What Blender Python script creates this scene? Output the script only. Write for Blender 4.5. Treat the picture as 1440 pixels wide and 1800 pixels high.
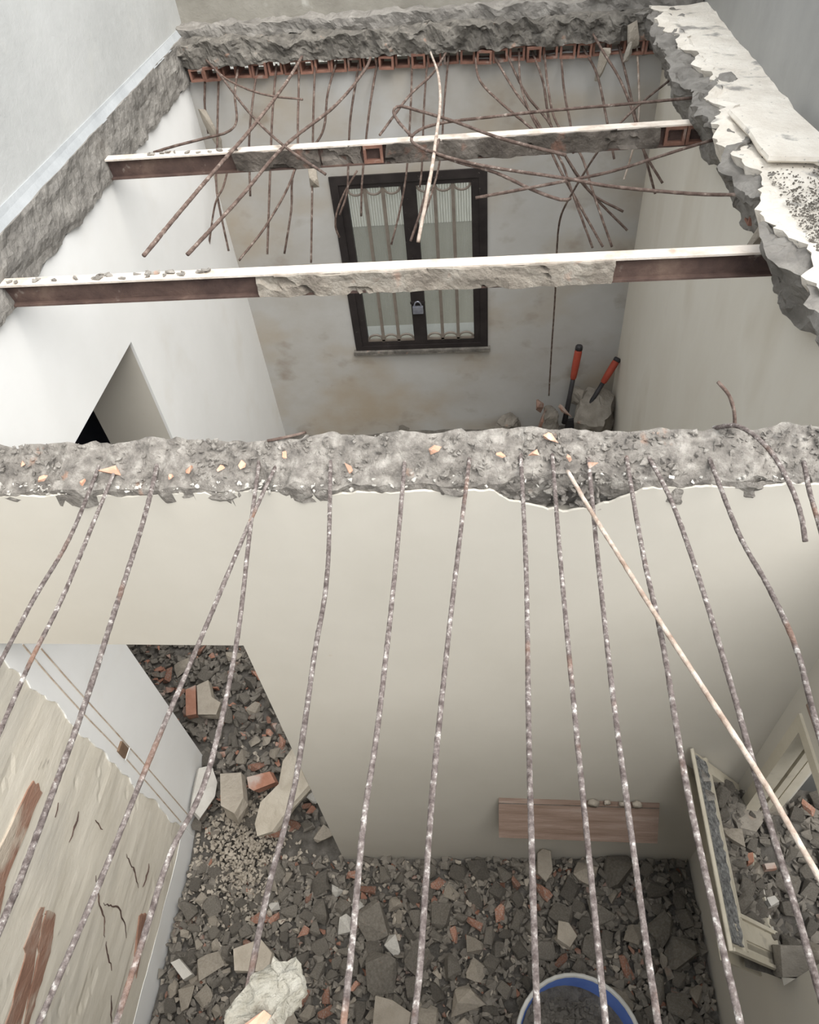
import bpy, bmesh, math, random
from mathutils import Vector, Matrix, noise
random.seed(7)
for o in list(bpy.data.objects): bpy.data.objects.remove(o)
scene = bpy.context.scene
COL = scene.collection

# ------------------------------------------------------------------ camera
CAM = Vector((1.9108, 0.3587, 1.4391))
RT = Vector((0.99470758, 0.06101492, -0.08266809))
UP = Vector((0.01073977, 0.73843224, 0.67424216))
FW = Vector((-0.10218362, 0.67156162, -0.73386886))
FPX = 1262.3
cd = bpy.data.cameras.new('camera')
cd.sensor_fit = 'VERTICAL'; cd.sensor_height = 36.0; cd.lens = FPX / 1800 * 36.0
cd.clip_start = 0.02
cam = bpy.data.objects.new('camera', cd); COL.objects.link(cam)
m = Matrix((RT, UP, -FW)).transposed().to_4x4(); m.translation = CAM
cam.matrix_world = m
scene.camera = cam

# ------------------------------------------------------------------ light: bright hazy sky and a veiled sun
world = bpy.data.worlds.new('hazy_sky'); scene.world = world; world.use_nodes = True
bg = world.node_tree.nodes['Background']
bg.inputs[0].default_value = (0.93, 0.965, 1.0, 1); bg.inputs[1].default_value = 0.92
sd = bpy.data.lights.new('veiled_sun', 'SUN'); sd.energy = 2.45; sd.angle = math.radians(60); sd.color = (1.0, 0.965, 0.91)
sun = bpy.data.objects.new('veiled_sun', sd); COL.objects.link(sun)
sun.rotation_euler = Vector((-0.46, 0.40, -1.0)).to_track_quat('-Z', 'Y').to_euler()
scene.view_settings.view_transform = 'Standard'; scene.view_settings.look = 'None'
scene.view_settings.gamma = 1.0; scene.view_settings.use_curve_mapping = False
scene.view_settings.exposure = 1.08

# ------------------------------------------------------------------ dimensions (metres)
W, D, YP, YB = 3.06, 5.542, 1.742, 1.875      # room width, far wall, partition front and back
ZF = -3.42                                    # floor under the rubble
ZH = -0.795                                   # head of the openings

# ------------------------------------------------------------------ helpers
def at(px, py, X=None, Y=None, Z=None):
    d = FW + RT * ((px - 720) / FPX) - UP * ((py - 900) / FPX)
    for i, v in enumerate((X, Y, Z)):
        if v is not None: return CAM + d * ((v - CAM[i]) / d[i])

def tag(o, label=None, cat=None, group=None, kind=None):
    if label: o['label'] = label
    if cat: o['category'] = cat
    if group: o['group'] = group
    if kind: o['kind'] = kind
    return o

def link(name, me, mat=None, parent=None, smooth=False):
    if mat and not me.materials: me.materials.append(mat)
    if smooth:
        me.polygons.foreach_set('use_smooth', [True] * len(me.polygons))
    o = bpy.data.objects.new(name, me); COL.objects.link(o)
    if parent: o.parent = parent
    return o

def mesh(name, verts, faces):
    me = bpy.data.meshes.new(name); me.from_pydata([tuple(v) for v in verts], [], faces); me.update(); return me

def fixn(me):
    bm = bmesh.new(); bm.from_mesh(me); bmesh.ops.remove_doubles(bm, verts=bm.verts, dist=1e-6)
    bmesh.ops.recalc_face_normals(bm, faces=bm.faces); bm.to_mesh(me); bm.free(); return me

def empty(name, loc=(0, 0, 0)):
    o = bpy.data.objects.new(name, None); COL.objects.link(o); o.location = loc; o.empty_display_size = 0.1; return o

def struct(name, loc=(0, 0, 0)): return tag(empty(name, loc), kind='structure')

class MB:
    def __init__(s): s.v = []; s.f = []
    def add(s, v, f):
        n = len(s.v); s.v += [tuple(q) for q in v]; s.f += [tuple(i + n for i in q) for q in f]; return s
    def box(s, x0, x1, y0, y1, z0, z1):
        v = [(x, y, z) for z in (z0, z1) for y in (y0, y1) for x in (x0, x1)]
        return s.add(v, [(0, 2, 3, 1), (4, 5, 7, 6), (0, 1, 5, 4), (2, 6, 7, 3), (0, 4, 6, 2), (1, 3, 7, 5)])
    def obox(s, c, ax, ay, az):
        c = Vector(c); ax, ay, az = Vector(ax), Vector(ay), Vector(az)
        v = [c + ax * i + ay * j + az * k for k in (-1, 1) for j in (-1, 1) for i in (-1, 1)]
        return s.add(v, [(0, 2, 3, 1), (4, 5, 7, 6), (0, 1, 5, 4), (2, 6, 7, 3), (0, 4, 6, 2), (1, 3, 7, 5)])
    def tube(s, pts, r, n=7, jit=0.0, seed=0):
        pts = [Vector(p) for p in pts]; k = len(pts); vs = []; fs = []
        ref = Vector((0.31, 0.17, 0.93)); prev = None
        for i, p in enumerate(pts):
            t = (pts[min(i + 1, k - 1)] - pts[max(i - 1, 0)]).normalized()
            a = (prev - t * prev.dot(t)) if prev else ref.cross(t)
            if a.length < 1e-4: a = Vector((1, 0, 0)).cross(t)
            a.normalize(); prev = a; b = t.cross(a)
            rr = r[i] if isinstance(r, (list, tuple)) else r
            for j in range(n):
                q = 2 * math.pi * j / n
                g = rr * (1 + jit * noise.noise(Vector((i * 0.9 + seed * 7.3, j * 1.1, seed))))
                vs.append(p + a * (math.cos(q) * g) + b * (math.sin(q) * g))
        for i in range(k - 1):
            for j in range(n):
                fs.append((i * n + j, i * n + (j + 1) % n, (i + 1) * n + (j + 1) % n, (i + 1) * n + j))
        fs.append(tuple(range(n))[::-1]); fs.append(tuple(range((k - 1) * n, k * n)))
        return s.add(vs, fs)
    def build(s, name, mat, parent=None, smooth=False, fix=True):
        me = mesh(name, s.v, s.f)
        if fix: fixn(me)
        return link(name, me, mat, parent, smooth)

def spline(pts, step=0.03):
    pts = [Vector(p) for p in pts]
    if len(pts) < 3:
        a, b = pts; n = max(2, int((b - a).length / step)); return [a.lerp(b, i / n) for i in range(n + 1)]
    P = [pts[0] * 2 - pts[1]] + pts + [pts[-1] * 2 - pts[-2]]; out = []
    for i in range(1, len(P) - 2):
        p0, p1, p2, p3 = P[i - 1:i + 3]; n = max(2, int((p2 - p1).length / step))
        for k in range(n):
            t = k / n
            out.append(0.5 * (2 * p1 + (p2 - p0) * t + (2 * p0 - 5 * p1 + 4 * p2 - p3) * t * t + (3 * p1 - p0 - 3 * p2 + p3) * t ** 3))
    out.append(P[-2]); return out

def fbm(v, oct=4, sc=1.0):
    a = 0; g = 1.0; p = Vector(v) * sc
    for _ in range(oct): a += g * noise.noise(p); p = p * 2.07 + Vector((3.1, 1.7, 9.2)); g *= 0.5
    return a

def rough_box(name, mat, lo, hi, step, fn, parent=None, smooth=False):
    """a box with every face subdivided and every vertex moved by fn"""
    lo, hi = Vector(lo), Vector(hi); n = [max(1, int(round((hi[i] - lo[i]) / (step[i] if isinstance(step, (tuple, list)) else step)))) for i in range(3)]
    idx = {}; vs = []; fs = []
    def vid(i, j, k):
        key = (i, j, k)
        if key not in idx:
            p = Vector((lo[0] + (hi[0] - lo[0]) * i / n[0], lo[1] + (hi[1] - lo[1]) * j / n[1], lo[2] + (hi[2] - lo[2]) * k / n[2]))
            idx[key] = len(vs); vs.append(fn(p))
        return idx[key]
    for ax in range(3):
        a, b = (ax + 1) % 3, (ax + 2) % 3
        for side in (0, n[ax]):
            for i in range(n[a]):
                for j in range(n[b]):
                    q = []
                    for (di, dj) in ((0, 0), (1, 0), (1, 1), (0, 1)):
                        c = [0, 0, 0]; c[ax] = side; c[a] = i + di; c[b] = j + dj; q.append(vid(*c))
                    fs.append(tuple(q if side else q[::-1]))
    return link(name, mesh(name, vs, fs), mat, parent, smooth)

def nv(p, sc, amp, oct=3):
    return Vector((fbm(p, oct, sc), fbm(p + Vector((17, 5, 2)), oct, sc), fbm(p + Vector((4, 31, 8)), oct, sc))) * amp

def skin(name, mat, us, lo, hi, to, parent=None, thick=0.016):
    """plaster skin: columns along u from lo(u) to hi(u); to(u, z, depth) -> point"""
    vs = []; fs = []
    for u in us:
        a, b = lo(u), hi(u)
        for d in (0, thick): vs += [to(u, a, d), to(u, b, d)]
    for i in range(len(us) - 1):
        p, q = i * 4, i * 4 + 4
        fs += [(p, q, q + 1, p + 1), (p + 2, p + 3, q + 3, q + 2), (p + 1, q + 1, q + 3, p + 3), (p, p + 2, q + 2, q)]
    k = len(us) * 4 - 4; fs += [(0, 1, 3, 2), (k, k + 2, k + 3, k + 1)]
    me = fixn(mesh(name, vs, fs)); return link(name, me, mat, parent)

def lin(a, b, n): return [a + (b - a) * i / n for i in range(n + 1)]

def hull(seed, n=13, dims=(1, 1, 1), boxy=0.6):
    rnd = random.Random(seed); bm = bmesh.new()
    for _ in range(n):
        v = Vector((rnd.uniform(-1, 1), rnd.uniform(-1, 1), rnd.uniform(-1, 1)))
        mx = max(abs(c) for c in v); v = (v / mx) * boxy * rnd.uniform(0.75, 1.1) + v.normalized() * (1 - boxy) * rnd.uniform(0.8, 1.1)
        bm.verts.new((v.x * dims[0], v.y * dims[1], v.z * dims[2]))
    r = bmesh.ops.convex_hull(bm, input=bm.verts)
    bmesh.ops.delete(bm, geom=list({g for g in r['geom_interior'] + r['geom_unused'] if isinstance(g, bmesh.types.BMVert)}), context='VERTS')
    bmesh.ops.recalc_face_normals(bm, faces=bm.faces); bm.verts.index_update(); bm.faces.index_update()
    return bm
def hull_mesh(name, *a, **k):
    bm = hull(*a, **k); me = bpy.data.meshes.new(name); bm.to_mesh(me); bm.free(); return me

# ------------------------------------------------------------------ materials
def material(name, stops, scale=3.0, detail=6, rough=0.9, bump=0.0, bscale=20, spot=None, rnd=0.0, stretch=None, metal=0.0, dist=0.0, coord='Object'):
    """colour from a noise ramp; optional second spotting (colour, scale, low, high, amount); optional per-object variation"""
    M = bpy.data.materials.new(name); M.use_nodes = True; T = M.node_tree; N = T.nodes; L = T.links
    B = N['Principled BSDF']; B.inputs['Roughness'].default_value = rough; B.inputs['Metallic'].default_value = metal
    B.inputs['Specular IOR Level'].default_value = 0.3
    tc = N.new('ShaderNodeTexCoord'); src = tc.outputs[coord]
    mp = N.new('ShaderNodeMapping'); L.new(src, mp.inputs[0])
    if stretch: mp.inputs['Scale'].default_value = stretch
    src = mp.outputs[0]
    if rnd:
        oi = N.new('ShaderNodeObjectInfo'); ad = N.new('ShaderNodeVectorMath'); ad.operation = 'MULTIPLY_ADD'
        L.new(oi.outputs['Random'], ad.inputs[0]); ad.inputs[1].default_value = (37, 53, 71); L.new(src, ad.inputs[2]); src = ad.outputs[0]
    nz = N.new('ShaderNodeTexNoise'); nz.inputs['Scale'].default_value = scale; nz.inputs['Detail'].default_value = detail
    nz.inputs['Distortion'].default_value = dist; nz.inputs['Roughness'].default_value = 0.62
    L.new(src, nz.inputs['Vector'])
    rp = N.new('ShaderNodeValToRGB'); cr = rp.color_ramp
    while len(cr.elements) < len(stops): cr.elements.new(0.5)
    for e, (p, c) in zip(cr.elements, stops): e.position = p; e.color = (*c, 1)
    L.new(nz.outputs[0], rp.inputs[0]); colr = rp.outputs[0]
    for sp in (spot or []):
        c, sc, lo, hi, amt = sp
        n2 = N.new('ShaderNodeTexNoise'); n2.inputs['Scale'].default_value = sc; n2.inputs['Detail'].default_value = 5; L.new(src, n2.inputs['Vector'])
        mr = N.new('ShaderNodeMapRange'); mr.inputs[1].default_value = lo; mr.inputs[2].default_value = hi; mr.inputs[4].default_value = amt
        L.new(n2.outputs[0], mr.inputs[0])
        mx = N.new('ShaderNodeMix'); mx.data_type = 'RGBA'; L.new(mr.outputs[0], mx.inputs[0]); L.new(colr, mx.inputs[6]); mx.inputs[7].default_value = (*c, 1)
        colr = mx.outputs[2]
    if rnd:
        hs = N.new('ShaderNodeHueSaturation'); mr = N.new('ShaderNodeMapRange')
        mr.inputs[3].default_value = 1 - rnd; mr.inputs[4].default_value = 1 + rnd
        L.new(oi.outputs['Random'], mr.inputs[0]); L.new(mr.outputs[0], hs.inputs['Value']); L.new(colr, hs.inputs['Color']); colr = hs.outputs[0]
    L.new(colr, B.inputs['Base Color'])
    if bump:
        n3 = N.new('ShaderNodeTexNoise'); n3.inputs['Scale'].default_value = bscale; n3.inputs['Detail'].default_value = 8; n3.inputs['Roughness'].default_value = 0.7
        L.new(src, n3.inputs['Vector'])
        bp = N.new('ShaderNodeBump'); bp.inputs['Strength'].default_value = min(1, bump); bp.inputs['Distance'].default_value = 0.02 if bump < 1 else 0.02 * bump
        L.new(n3.outputs[0], bp.inputs['Height']); L.new(bp.outputs[0], B.inputs['Normal'])
    return M

MT = {}
MT['white'] = material('white_plaster', [(0.3, (0.76, 0.76, 0.745)), (0.7, (0.82, 0.82, 0.81))], 1.4, bump=0.06, bscale=9, spot=[((0.62, 0.56, 0.47), 2.1, 0.58, 0.8, 0.30)])
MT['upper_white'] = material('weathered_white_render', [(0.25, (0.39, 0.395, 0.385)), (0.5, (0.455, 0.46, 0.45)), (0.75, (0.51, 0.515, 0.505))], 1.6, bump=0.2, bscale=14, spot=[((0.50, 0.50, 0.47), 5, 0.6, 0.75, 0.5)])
MT['cream'] = material('cream_plaster', [(0.3, (0.53, 0.50, 0.44)), (0.7, (0.585, 0.555, 0.495))], 1.2, bump=0.06, bscale=8, spot=[((0.50, 0.44, 0.35), 16, 0.72, 0.8, 0.5)])
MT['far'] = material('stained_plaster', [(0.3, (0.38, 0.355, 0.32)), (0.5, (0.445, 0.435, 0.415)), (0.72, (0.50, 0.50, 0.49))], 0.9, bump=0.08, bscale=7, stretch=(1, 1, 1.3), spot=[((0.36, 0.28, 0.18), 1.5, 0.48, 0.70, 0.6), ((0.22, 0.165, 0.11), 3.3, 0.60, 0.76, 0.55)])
MT['right'] = material('aged_plaster', [(0.3, (0.65, 0.605, 0.52)), (0.7, (0.74, 0.71, 0.64))], 1.1, bump=0.08, bscale=7, stretch=(1, 1, 0.45), spot=[((0.45, 0.38, 0.27), 2.2, 0.52, 0.75, 0.5)])
MT['concrete'] = material('broken_concrete', [(0.28, (0.085, 0.078, 0.07)), (0.46, (0.17, 0.157, 0.138)), (0.6, (0.245, 0.227, 0.20)), (0.76, (0.40, 0.375, 0.335))], 14, 8, bump=1.2, bscale=38, spot=[((0.07, 0.065, 0.06), 3.5, 0.55, 0.72, 0.7), ((0.42, 0.22, 0.14), 14, 0.66, 0.72, 0.5)])
MT['band'] = material('scraped_render', [(0.25, (0.15, 0.14, 0.127)), (0.5, (0.245, 0.23, 0.21)), (0.75, (0.38, 0.36, 0.33))], 9, 9, bump=0.9, bscale=26, spot=[((0.16, 0.15, 0.14), 9, 0.62, 0.72, 0.6)])
MT['screed'] = material('pale_mortar', [(0.3, (0.68, 0.62, 0.54)), (0.6, (0.83, 0.78, 0.70)), (0.8, (0.88, 0.84, 0.78))], 5, 8, bump=0.6, bscale=30, spot=[((0.24, 0.23, 0.22), 7, 0.60, 0.68, 0.8), ((0.2, 0.2, 0.2), 45, 0.66, 0.72, 0.6)])
MT['grit'] = material('grey_grit_concrete', [(0.3, (0.17, 0.155, 0.14)), (0.5, (0.32, 0.295, 0.265)), (0.7, (0.55, 0.515, 0.47))], 26, 8, bump=1.0, bscale=60, spot=[((0.5, 0.29, 0.2), 11, 0.66, 0.72, 0.6)])
MT['parapet'] = material('grey_parapet_render', [(0.25, (0.19, 0.175, 0.15)), (0.5, (0.28, 0.265, 0.23)), (0.75, (0.37, 0.35, 0.315))], 2.6, 8, bump=0.3, bscale=18, spot=[((0.62, 0.61, 0.57), 4, 0.64, 0.72, 0.5), ((0.2, 0.19, 0.17), 9, 0.62, 0.75, 0.5)])
MT['outer'] = material('smooth_grey_render', [(0.25, (0.25, 0.25, 0.24)), (0.6, (0.33, 0.328, 0.315)), (0.8, (0.38, 0.375, 0.36))], 1.6, 8, bump=0.2, bscale=16, stretch=(1, 1, 0.6), spot=[((0.27, 0.27, 0.26), 3, 0.62, 0.75, 0.4)])
MT['strip'] = material('blue_grey_fillet', [(0.3, (0.30, 0.315, 0.325)), (0.7, (0.39, 0.405, 0.415))], 6, bump=0.2, bscale=30)
MT['terracotta'] = material('terracotta', [(0.3, (0.17, 0.085, 0.065)), (0.6, (0.28, 0.145, 0.105)), (0.8, (0.38, 0.25, 0.20))], 12, bump=0.4, bscale=50, rnd=0.25, spot=[((0.42, 0.38, 0.34), 9, 0.58, 0.68, 0.7)])
MT['brick'] = material('brick_fragment_clay', [(0.3, (0.25, 0.12, 0.08)), (0.65, (0.36, 0.19, 0.135))], 9, bump=0.4, bscale=40, rnd=0.35, spot=[((0.36, 0.33, 0.30), 7, 0.50, 0.66, 0.75)])
MT['wallbrick'] = material('dull_ribbed_brick', [(0.3, (0.26, 0.145, 0.105)), (0.5, (0.34, 0.20, 0.145)), (0.68, (0.44, 0.34, 0.28))], 4, 8, bump=0.6, bscale=22, stretch=(1, 0.7, 1.6), spot=[((0.60, 0.54, 0.45), 3, 0.55, 0.62, 0.8)])
MT['brickhot'] = material('orange_clay', [(0.3, (0.50, 0.27, 0.18)), (0.65, (0.60, 0.38, 0.28))], 14, bump=0.4, bscale=60, rnd=0.15, spot=[((0.55, 0.5, 0.45), 30, 0.6, 0.7, 0.7)])
MT['rock'] = material('grey_rubble_concrete', [(0.25, (0.19, 0.17, 0.145)), (0.5, (0.275, 0.25, 0.215)), (0.75, (0.37, 0.335, 0.29))], 8, 8, bump=0.9, bscale=40, rnd=0.3, spot=[((0.33, 0.17, 0.11), 6, 0.66, 0.74, 0.5)])
MT['rockbeige'] = material('beige_rubble_mortar', [(0.25, (0.33, 0.29, 0.235)), (0.6, (0.46, 0.41, 0.345))], 7, 8, bump=0.7, bscale=40, rnd=0.22)
MT['rockwhite'] = material('white_plaster_rubble', [(0.3, (0.42, 0.40, 0.365)), (0.7, (0.55, 0.53, 0.49))], 7, bump=0.4, bscale=40)
MT['rockcream'] = material('dusty_cream_plaster', [(0.3, (0.42, 0.37, 0.30)), (0.6, (0.55, 0.50, 0.42))], 9, 8, bump=0.6, bscale=30)
MT['lump'] = material('pale_lime_concrete', [(0.3, (0.36, 0.33, 0.26)), (0.5, (0.54, 0.51, 0.43)), (0.7, (0.64, 0.61, 0.53))], 30, 8, bump=1.2, bscale=70)
MT['dirt'] = material('rubble_dust', [(0.3, (0.10, 0.092, 0.08)), (0.6, (0.20, 0.185, 0.165)), (0.8, (0.30, 0.28, 0.25))], 14, 8, bump=1.3, bscale=35)
MT['rebar'] = material('rusty_rebar', [(0.32, (0.085, 0.055, 0.045)), (0.5, (0.165, 0.115, 0.095)), (0.62, (0.25, 0.19, 0.16)), (0.72, (0.58, 0.51, 0.45))], 30, 6, rough=0.8, bump=0.8, bscale=90, rnd=0.15)
MT['rebar_near'] = material('mortared_rebar', [(0.34, (0.13, 0.10, 0.092)), (0.5, (0.255, 0.212, 0.198)), (0.59, (0.40, 0.35, 0.325)), (0.67, (0.82, 0.78, 0.74))], 75, 5, rough=0.8, bump=0.9, bscale=120, rnd=0.12, spot=[((0.40, 0.21, 0.13), 6, 0.60, 0.72, 0.7)])
MT['rebar_pale'] = material('pale_rebar', [(0.34, (0.30, 0.21, 0.16)), (0.52, (0.52, 0.43, 0.36)), (0.68, (0.72, 0.65, 0.58))], 24, 6, rough=0.8, bump=0.6, bscale=90)
MT['steel'] = material('old_steel', [(0.3, (0.055, 0.035, 0.032)), (0.55, (0.115, 0.075, 0.062)), (0.75, (0.20, 0.14, 0.11))], 7, 8, rough=0.7, bump=0.4, bscale=50, spot=[((0.36, 0.32, 0.28), 16, 0.66, 0.74, 0.6)])
MT['flange'] = material('lit_flange', [(0.3, (0.46, 0.38, 0.31)), (0.5, (0.68, 0.61, 0.54)), (0.8, (0.76, 0.71, 0.65))], 8, 8, bump=0.5, bscale=45, spot=[((0.42, 0.24, 0.16), 9, 0.63, 0.72, 0.5)])  # top flanges coloured pale for the light falling on them, with dirt patches
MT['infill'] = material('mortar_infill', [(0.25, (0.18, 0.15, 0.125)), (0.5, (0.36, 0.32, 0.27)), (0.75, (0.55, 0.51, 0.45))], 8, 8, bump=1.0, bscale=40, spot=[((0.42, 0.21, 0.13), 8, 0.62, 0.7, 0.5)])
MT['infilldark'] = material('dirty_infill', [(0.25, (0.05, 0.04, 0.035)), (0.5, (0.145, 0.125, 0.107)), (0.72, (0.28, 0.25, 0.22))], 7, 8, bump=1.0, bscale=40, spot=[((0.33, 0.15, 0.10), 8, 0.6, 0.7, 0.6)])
MT['black'] = material('black_painted_metal', [(0.3, (0.016, 0.013, 0.013)), (0.7, (0.035, 0.029, 0.028))], 6, rough=0.5, bump=0.1, bscale=60, spot=[((0.22, 0.2, 0.18), 30, 0.68, 0.75, 0.4)])
MT['bars'] = material('grey_brown_bars', [(0.3, (0.15, 0.125, 0.105)), (0.7, (0.22, 0.19, 0.16))], 12, rough=0.5)
MT['wood'] = material('dusty_brown_board', [(0.3, (0.17, 0.115, 0.085)), (0.55, (0.25, 0.18, 0.145)), (0.75, (0.34, 0.275, 0.235))], 4, 8, bump=0.3, bscale=20, stretch=(0.6, 4, 9))
MT['frame'] = material('cream_window_frame', [(0.3, (0.50, 0.455, 0.36)), (0.7, (0.62, 0.575, 0.48))], 5, rough=0.6, bump=0.15, bscale=30, spot=[((0.3, 0.27, 0.22), 14, 0.6, 0.75, 0.5)])
MT['agg'] = material('grey_aggregate', [(0.35, (0.16, 0.16, 0.16)), (0.5, (0.36, 0.36, 0.355)), (0.62, (0.50, 0.50, 0.49)), (0.72, (0.68, 0.68, 0.66))], 55, 6, bump=1.3, bscale=90)
MT['peel'] = material('scratched_undercoat', [(0.25, (0.60, 0.555, 0.465)), (0.5, (0.70, 0.655, 0.565)), (0.75, (0.76, 0.715, 0.625))], 3.4, 10, bump=0.22, bscale=14, stretch=(1, 0.6, 1.7), dist=0.2, spot=[((0.40, 0.385, 0.35), 1.6, 0.52, 0.68, 0.6), ((0.22, 0.19, 0.16), 7, 0.69, 0.74, 0.7)])
MT['redgrip'] = material('red_rubber_grip', [(0.3, (0.30, 0.05, 0.03)), (0.7, (0.38, 0.075, 0.045))], 10, rough=0.6)
MT['darkgrip'] = material('black_tool_steel', [(0.3, (0.02, 0.02, 0.022)), (0.7, (0.045, 0.042, 0.045))], 10, rough=0.5)
MT['bluetub'] = material('blue_plastic', [(0.3, (0.055, 0.10, 0.30)), (0.7, (0.09, 0.15, 0.38))], 5, rough=0.5, spot=[((0.55, 0.52, 0.46), 8, 0.64, 0.7, 0.7)])
MT['whitetub'] = material('dusty_white_plastic', [(0.3, (0.42, 0.42, 0.40)), (0.7, (0.56, 0.56, 0.54))], 9, rough=0.5)
MT['lock'] = material('padlock_steel', [(0.3, (0.22, 0.23, 0.27)), (0.7, (0.36, 0.37, 0.42))], 20, rough=0.4, metal=0.5)
MT['sheet'] = material('corrugated_white_sheet', [(0.3, (0.70, 0.70, 0.66)), (0.7, (0.80, 0.79, 0.75))], 3)
MT['green'] = material('grey_green_render', [(0.3, (0.34, 0.335, 0.295)), (0.7, (0.45, 0.44, 0.395))], 2, bump=0.3)
MT['dark'] = material('dark_blue_grey', [(0.3, (0.10, 0.11, 0.15)), (0.7, (0.14, 0.15, 0.19))], 3)  # dark blue-grey on all faces of the side room
MT['tan'] = material('rusty_conduit_line', [(0.3, (0.34, 0.25, 0.18)), (0.7, (0.60, 0.53, 0.45))], 15)
MT['switch'] = material('brown_box', [(0.3, (0.14, 0.09, 0.06)), (0.7, (0.22, 0.15, 0.10))], 20)

G = bpy.data.materials.new('ribbed_glass'); G.use_nodes = True; T = G.node_tree; N = T.nodes; L = T.links
N.remove(N['Principled BSDF']); out = N['Material Output']
tr = N.new('ShaderNodeBsdfTransparent'); tr.inputs[0].default_value = (0.86, 0.89, 0.86, 1)
gl = N.new('ShaderNodeBsdfGlossy'); gl.inputs['Roughness'].default_value = 0.12
df = N.new('ShaderNodeBsdfDiffuse'); df.inputs[0].default_value = (0.55, 0.56, 0.53, 1)
mx = N.new('ShaderNodeMixShader'); mx.inputs[0].default_value = 0.22; fr = N.new('ShaderNodeFresnel'); fr.inputs[0].default_value = 1.5
mx2 = N.new('ShaderNodeMixShader'); L.new(fr.outputs[0], mx2.inputs[0])
L.new(tr.outputs[0], mx.inputs[1]); L.new(df.outputs[0], mx.inputs[2]); L.new(mx.outputs[0], mx2.inputs[1]); L.new(gl.outputs[0], mx2.inputs[2]); L.new(mx2.outputs[0], out.inputs[0])

# ================================================================== SETTING
# ---- floors
fl = MB().box(-2.4, 4.6, -2.2, 7.2, ZF - 0.2, ZF).build('floor', MT['dirt']); tag(fl, kind='structure')

def rh(x, y):      # height of the rubble surface in the rooms
    t = min(1, max(0, (y - 1.75) / 0.6))
    a = -3.31 + 0.108 * x
    b = -3.13 + 0.02 * x
    c = min(1, max(0, (y - 4.6) / 0.7))
    return a * (1 - t) + b * t + 0.09 * c + 0.035 * noise.noise(Vector((x * 2.2, y * 2.2, 3)))
def rh_side(x, y): return (-1.775 - (x - 2.87) * 1.0 if x < 3.08 else -1.985 - 0.02 * (x - 3.08)) + 0.06 * max(0, 1 - abs(y - 1.62) / 0.3) + 0.03 * noise.noise(Vector((x * 3, y * 3, 8)))

def bed(name, x0, x1, y0, y1, h, dz, base):
    nx, ny = int((x1 - x0) / 0.05), int((y1 - y0) / 0.05); vs = []; fs = []
    for j in range(ny + 1):
        for i in range(nx + 1):
            x = x0 + (x1 - x0) * i / nx; y = y0 + (y1 - y0) * j / ny
            vs.append((x, y, h(x, y) - dz + 0.015 * fbm((x, y, 0), 3, 14)))
    for j in range(ny):
        for i in range(nx):
            a = j * (nx + 1) + i; fs.append((a, a + 1, a + nx + 2, a + nx + 1))
    o = link(name, mesh(name, vs, fs), MT['dirt'])
    return tag(o, base, 'dust', kind='stuff')
bed('rubble_dust', 0.0, W, -0.6, D, rh, 0.07, 'dark dust and grit under the rubble in the two rooms')
bed('rubble_dust', -1.6, 0.0, 2.0, 4.0, rh, 0.07, 'dark dust and grit under the rubble inside the side doorway')
bed('rubble_dust', 2.88, 4.5, 0.99, 1.735, rh_side, 0.03, 'dark dust and grit under the rubble outside the side window')

# ---- left wall: core with door opening, plaster skins, exposed undercoat near the camera
wl = struct('wall_left')
b = MB()
Y0, Y1 = 2.325, 3.60      # door opening
b.box(-0.16, -0.016, -2.0, Y0, ZF, -0.02).box(-0.16, -0.016, Y1, D + 0.2, ZF, -0.02).box(-0.16, -0.016, Y0, Y1, -0.695, -0.02)
b.build('masonry_core', MT['cream'], wl)
def jag(u, s, a): return a * fbm((u * 9, s, 0.5), 4, 1.0)
toL = lambda u, z, d: (-d, u, z)
edge = lambda u: -0.012 + jag(u, 2.0, 0.012)
skin('plaster', MT['white'], lin(1.86, Y0, 20), lambda u: ZF, edge, toL, wl)
skin('plaster', MT['white'], lin(Y0, Y1, 60), lambda u: -0.695, edge, toL, wl)
skin('plaster', MT['white'], lin(Y1, D, 90), lambda u: ZF, edge, toL, wl)
# ragged end of the plaster (runs up the wall beside the partition) and the undercoat with its plinth
us = lin(-3.14, -0.75, 110)
skin('plaster', MT['white'], us, lambda z: 1.76 + 0.085 * ((-z - 1.0) / 2.3) + 0.035 * fbm((z * 4, 2, 1), 5) + 0.006 * fbm((z * 21, 5, 1), 3), lambda z: 1.86, lambda z, y, d: (-d, y, z), wl)
skin('plaster', MT['white'], lin(-2.0, 1.86, 150), lambda y: ZF, lambda y: -3.16 + 0.02 * fbm((y * 3, 3, 7), 4), lambda u, z, d: (-0.0055 - d, u, z), wl)
skin('plaster', MT['white'], [1.84, 1.86], lambda u: -0.75, edge, toL, wl)
def uf(p):
    q = p.copy()
    if p.x > -0.03:
        big = fbm((0, p.y * 1.3, p.z * 4.5 + 2), 3)
        q.x += 0.004 * big + 0.0015 * fbm((0, p.y * 3, p.z * 16), 3) - (0.004 if fbm((3, p.y * 2.0, p.z * 7), 4) > 0.42 else 0)
    return q
rough_box('undercoat', MT['peel'], (-0.05, -0.6, ZF), (-0.007, 1.86, -0.05), (0.05, 0.03, 0.03), uf, wl)
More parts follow.
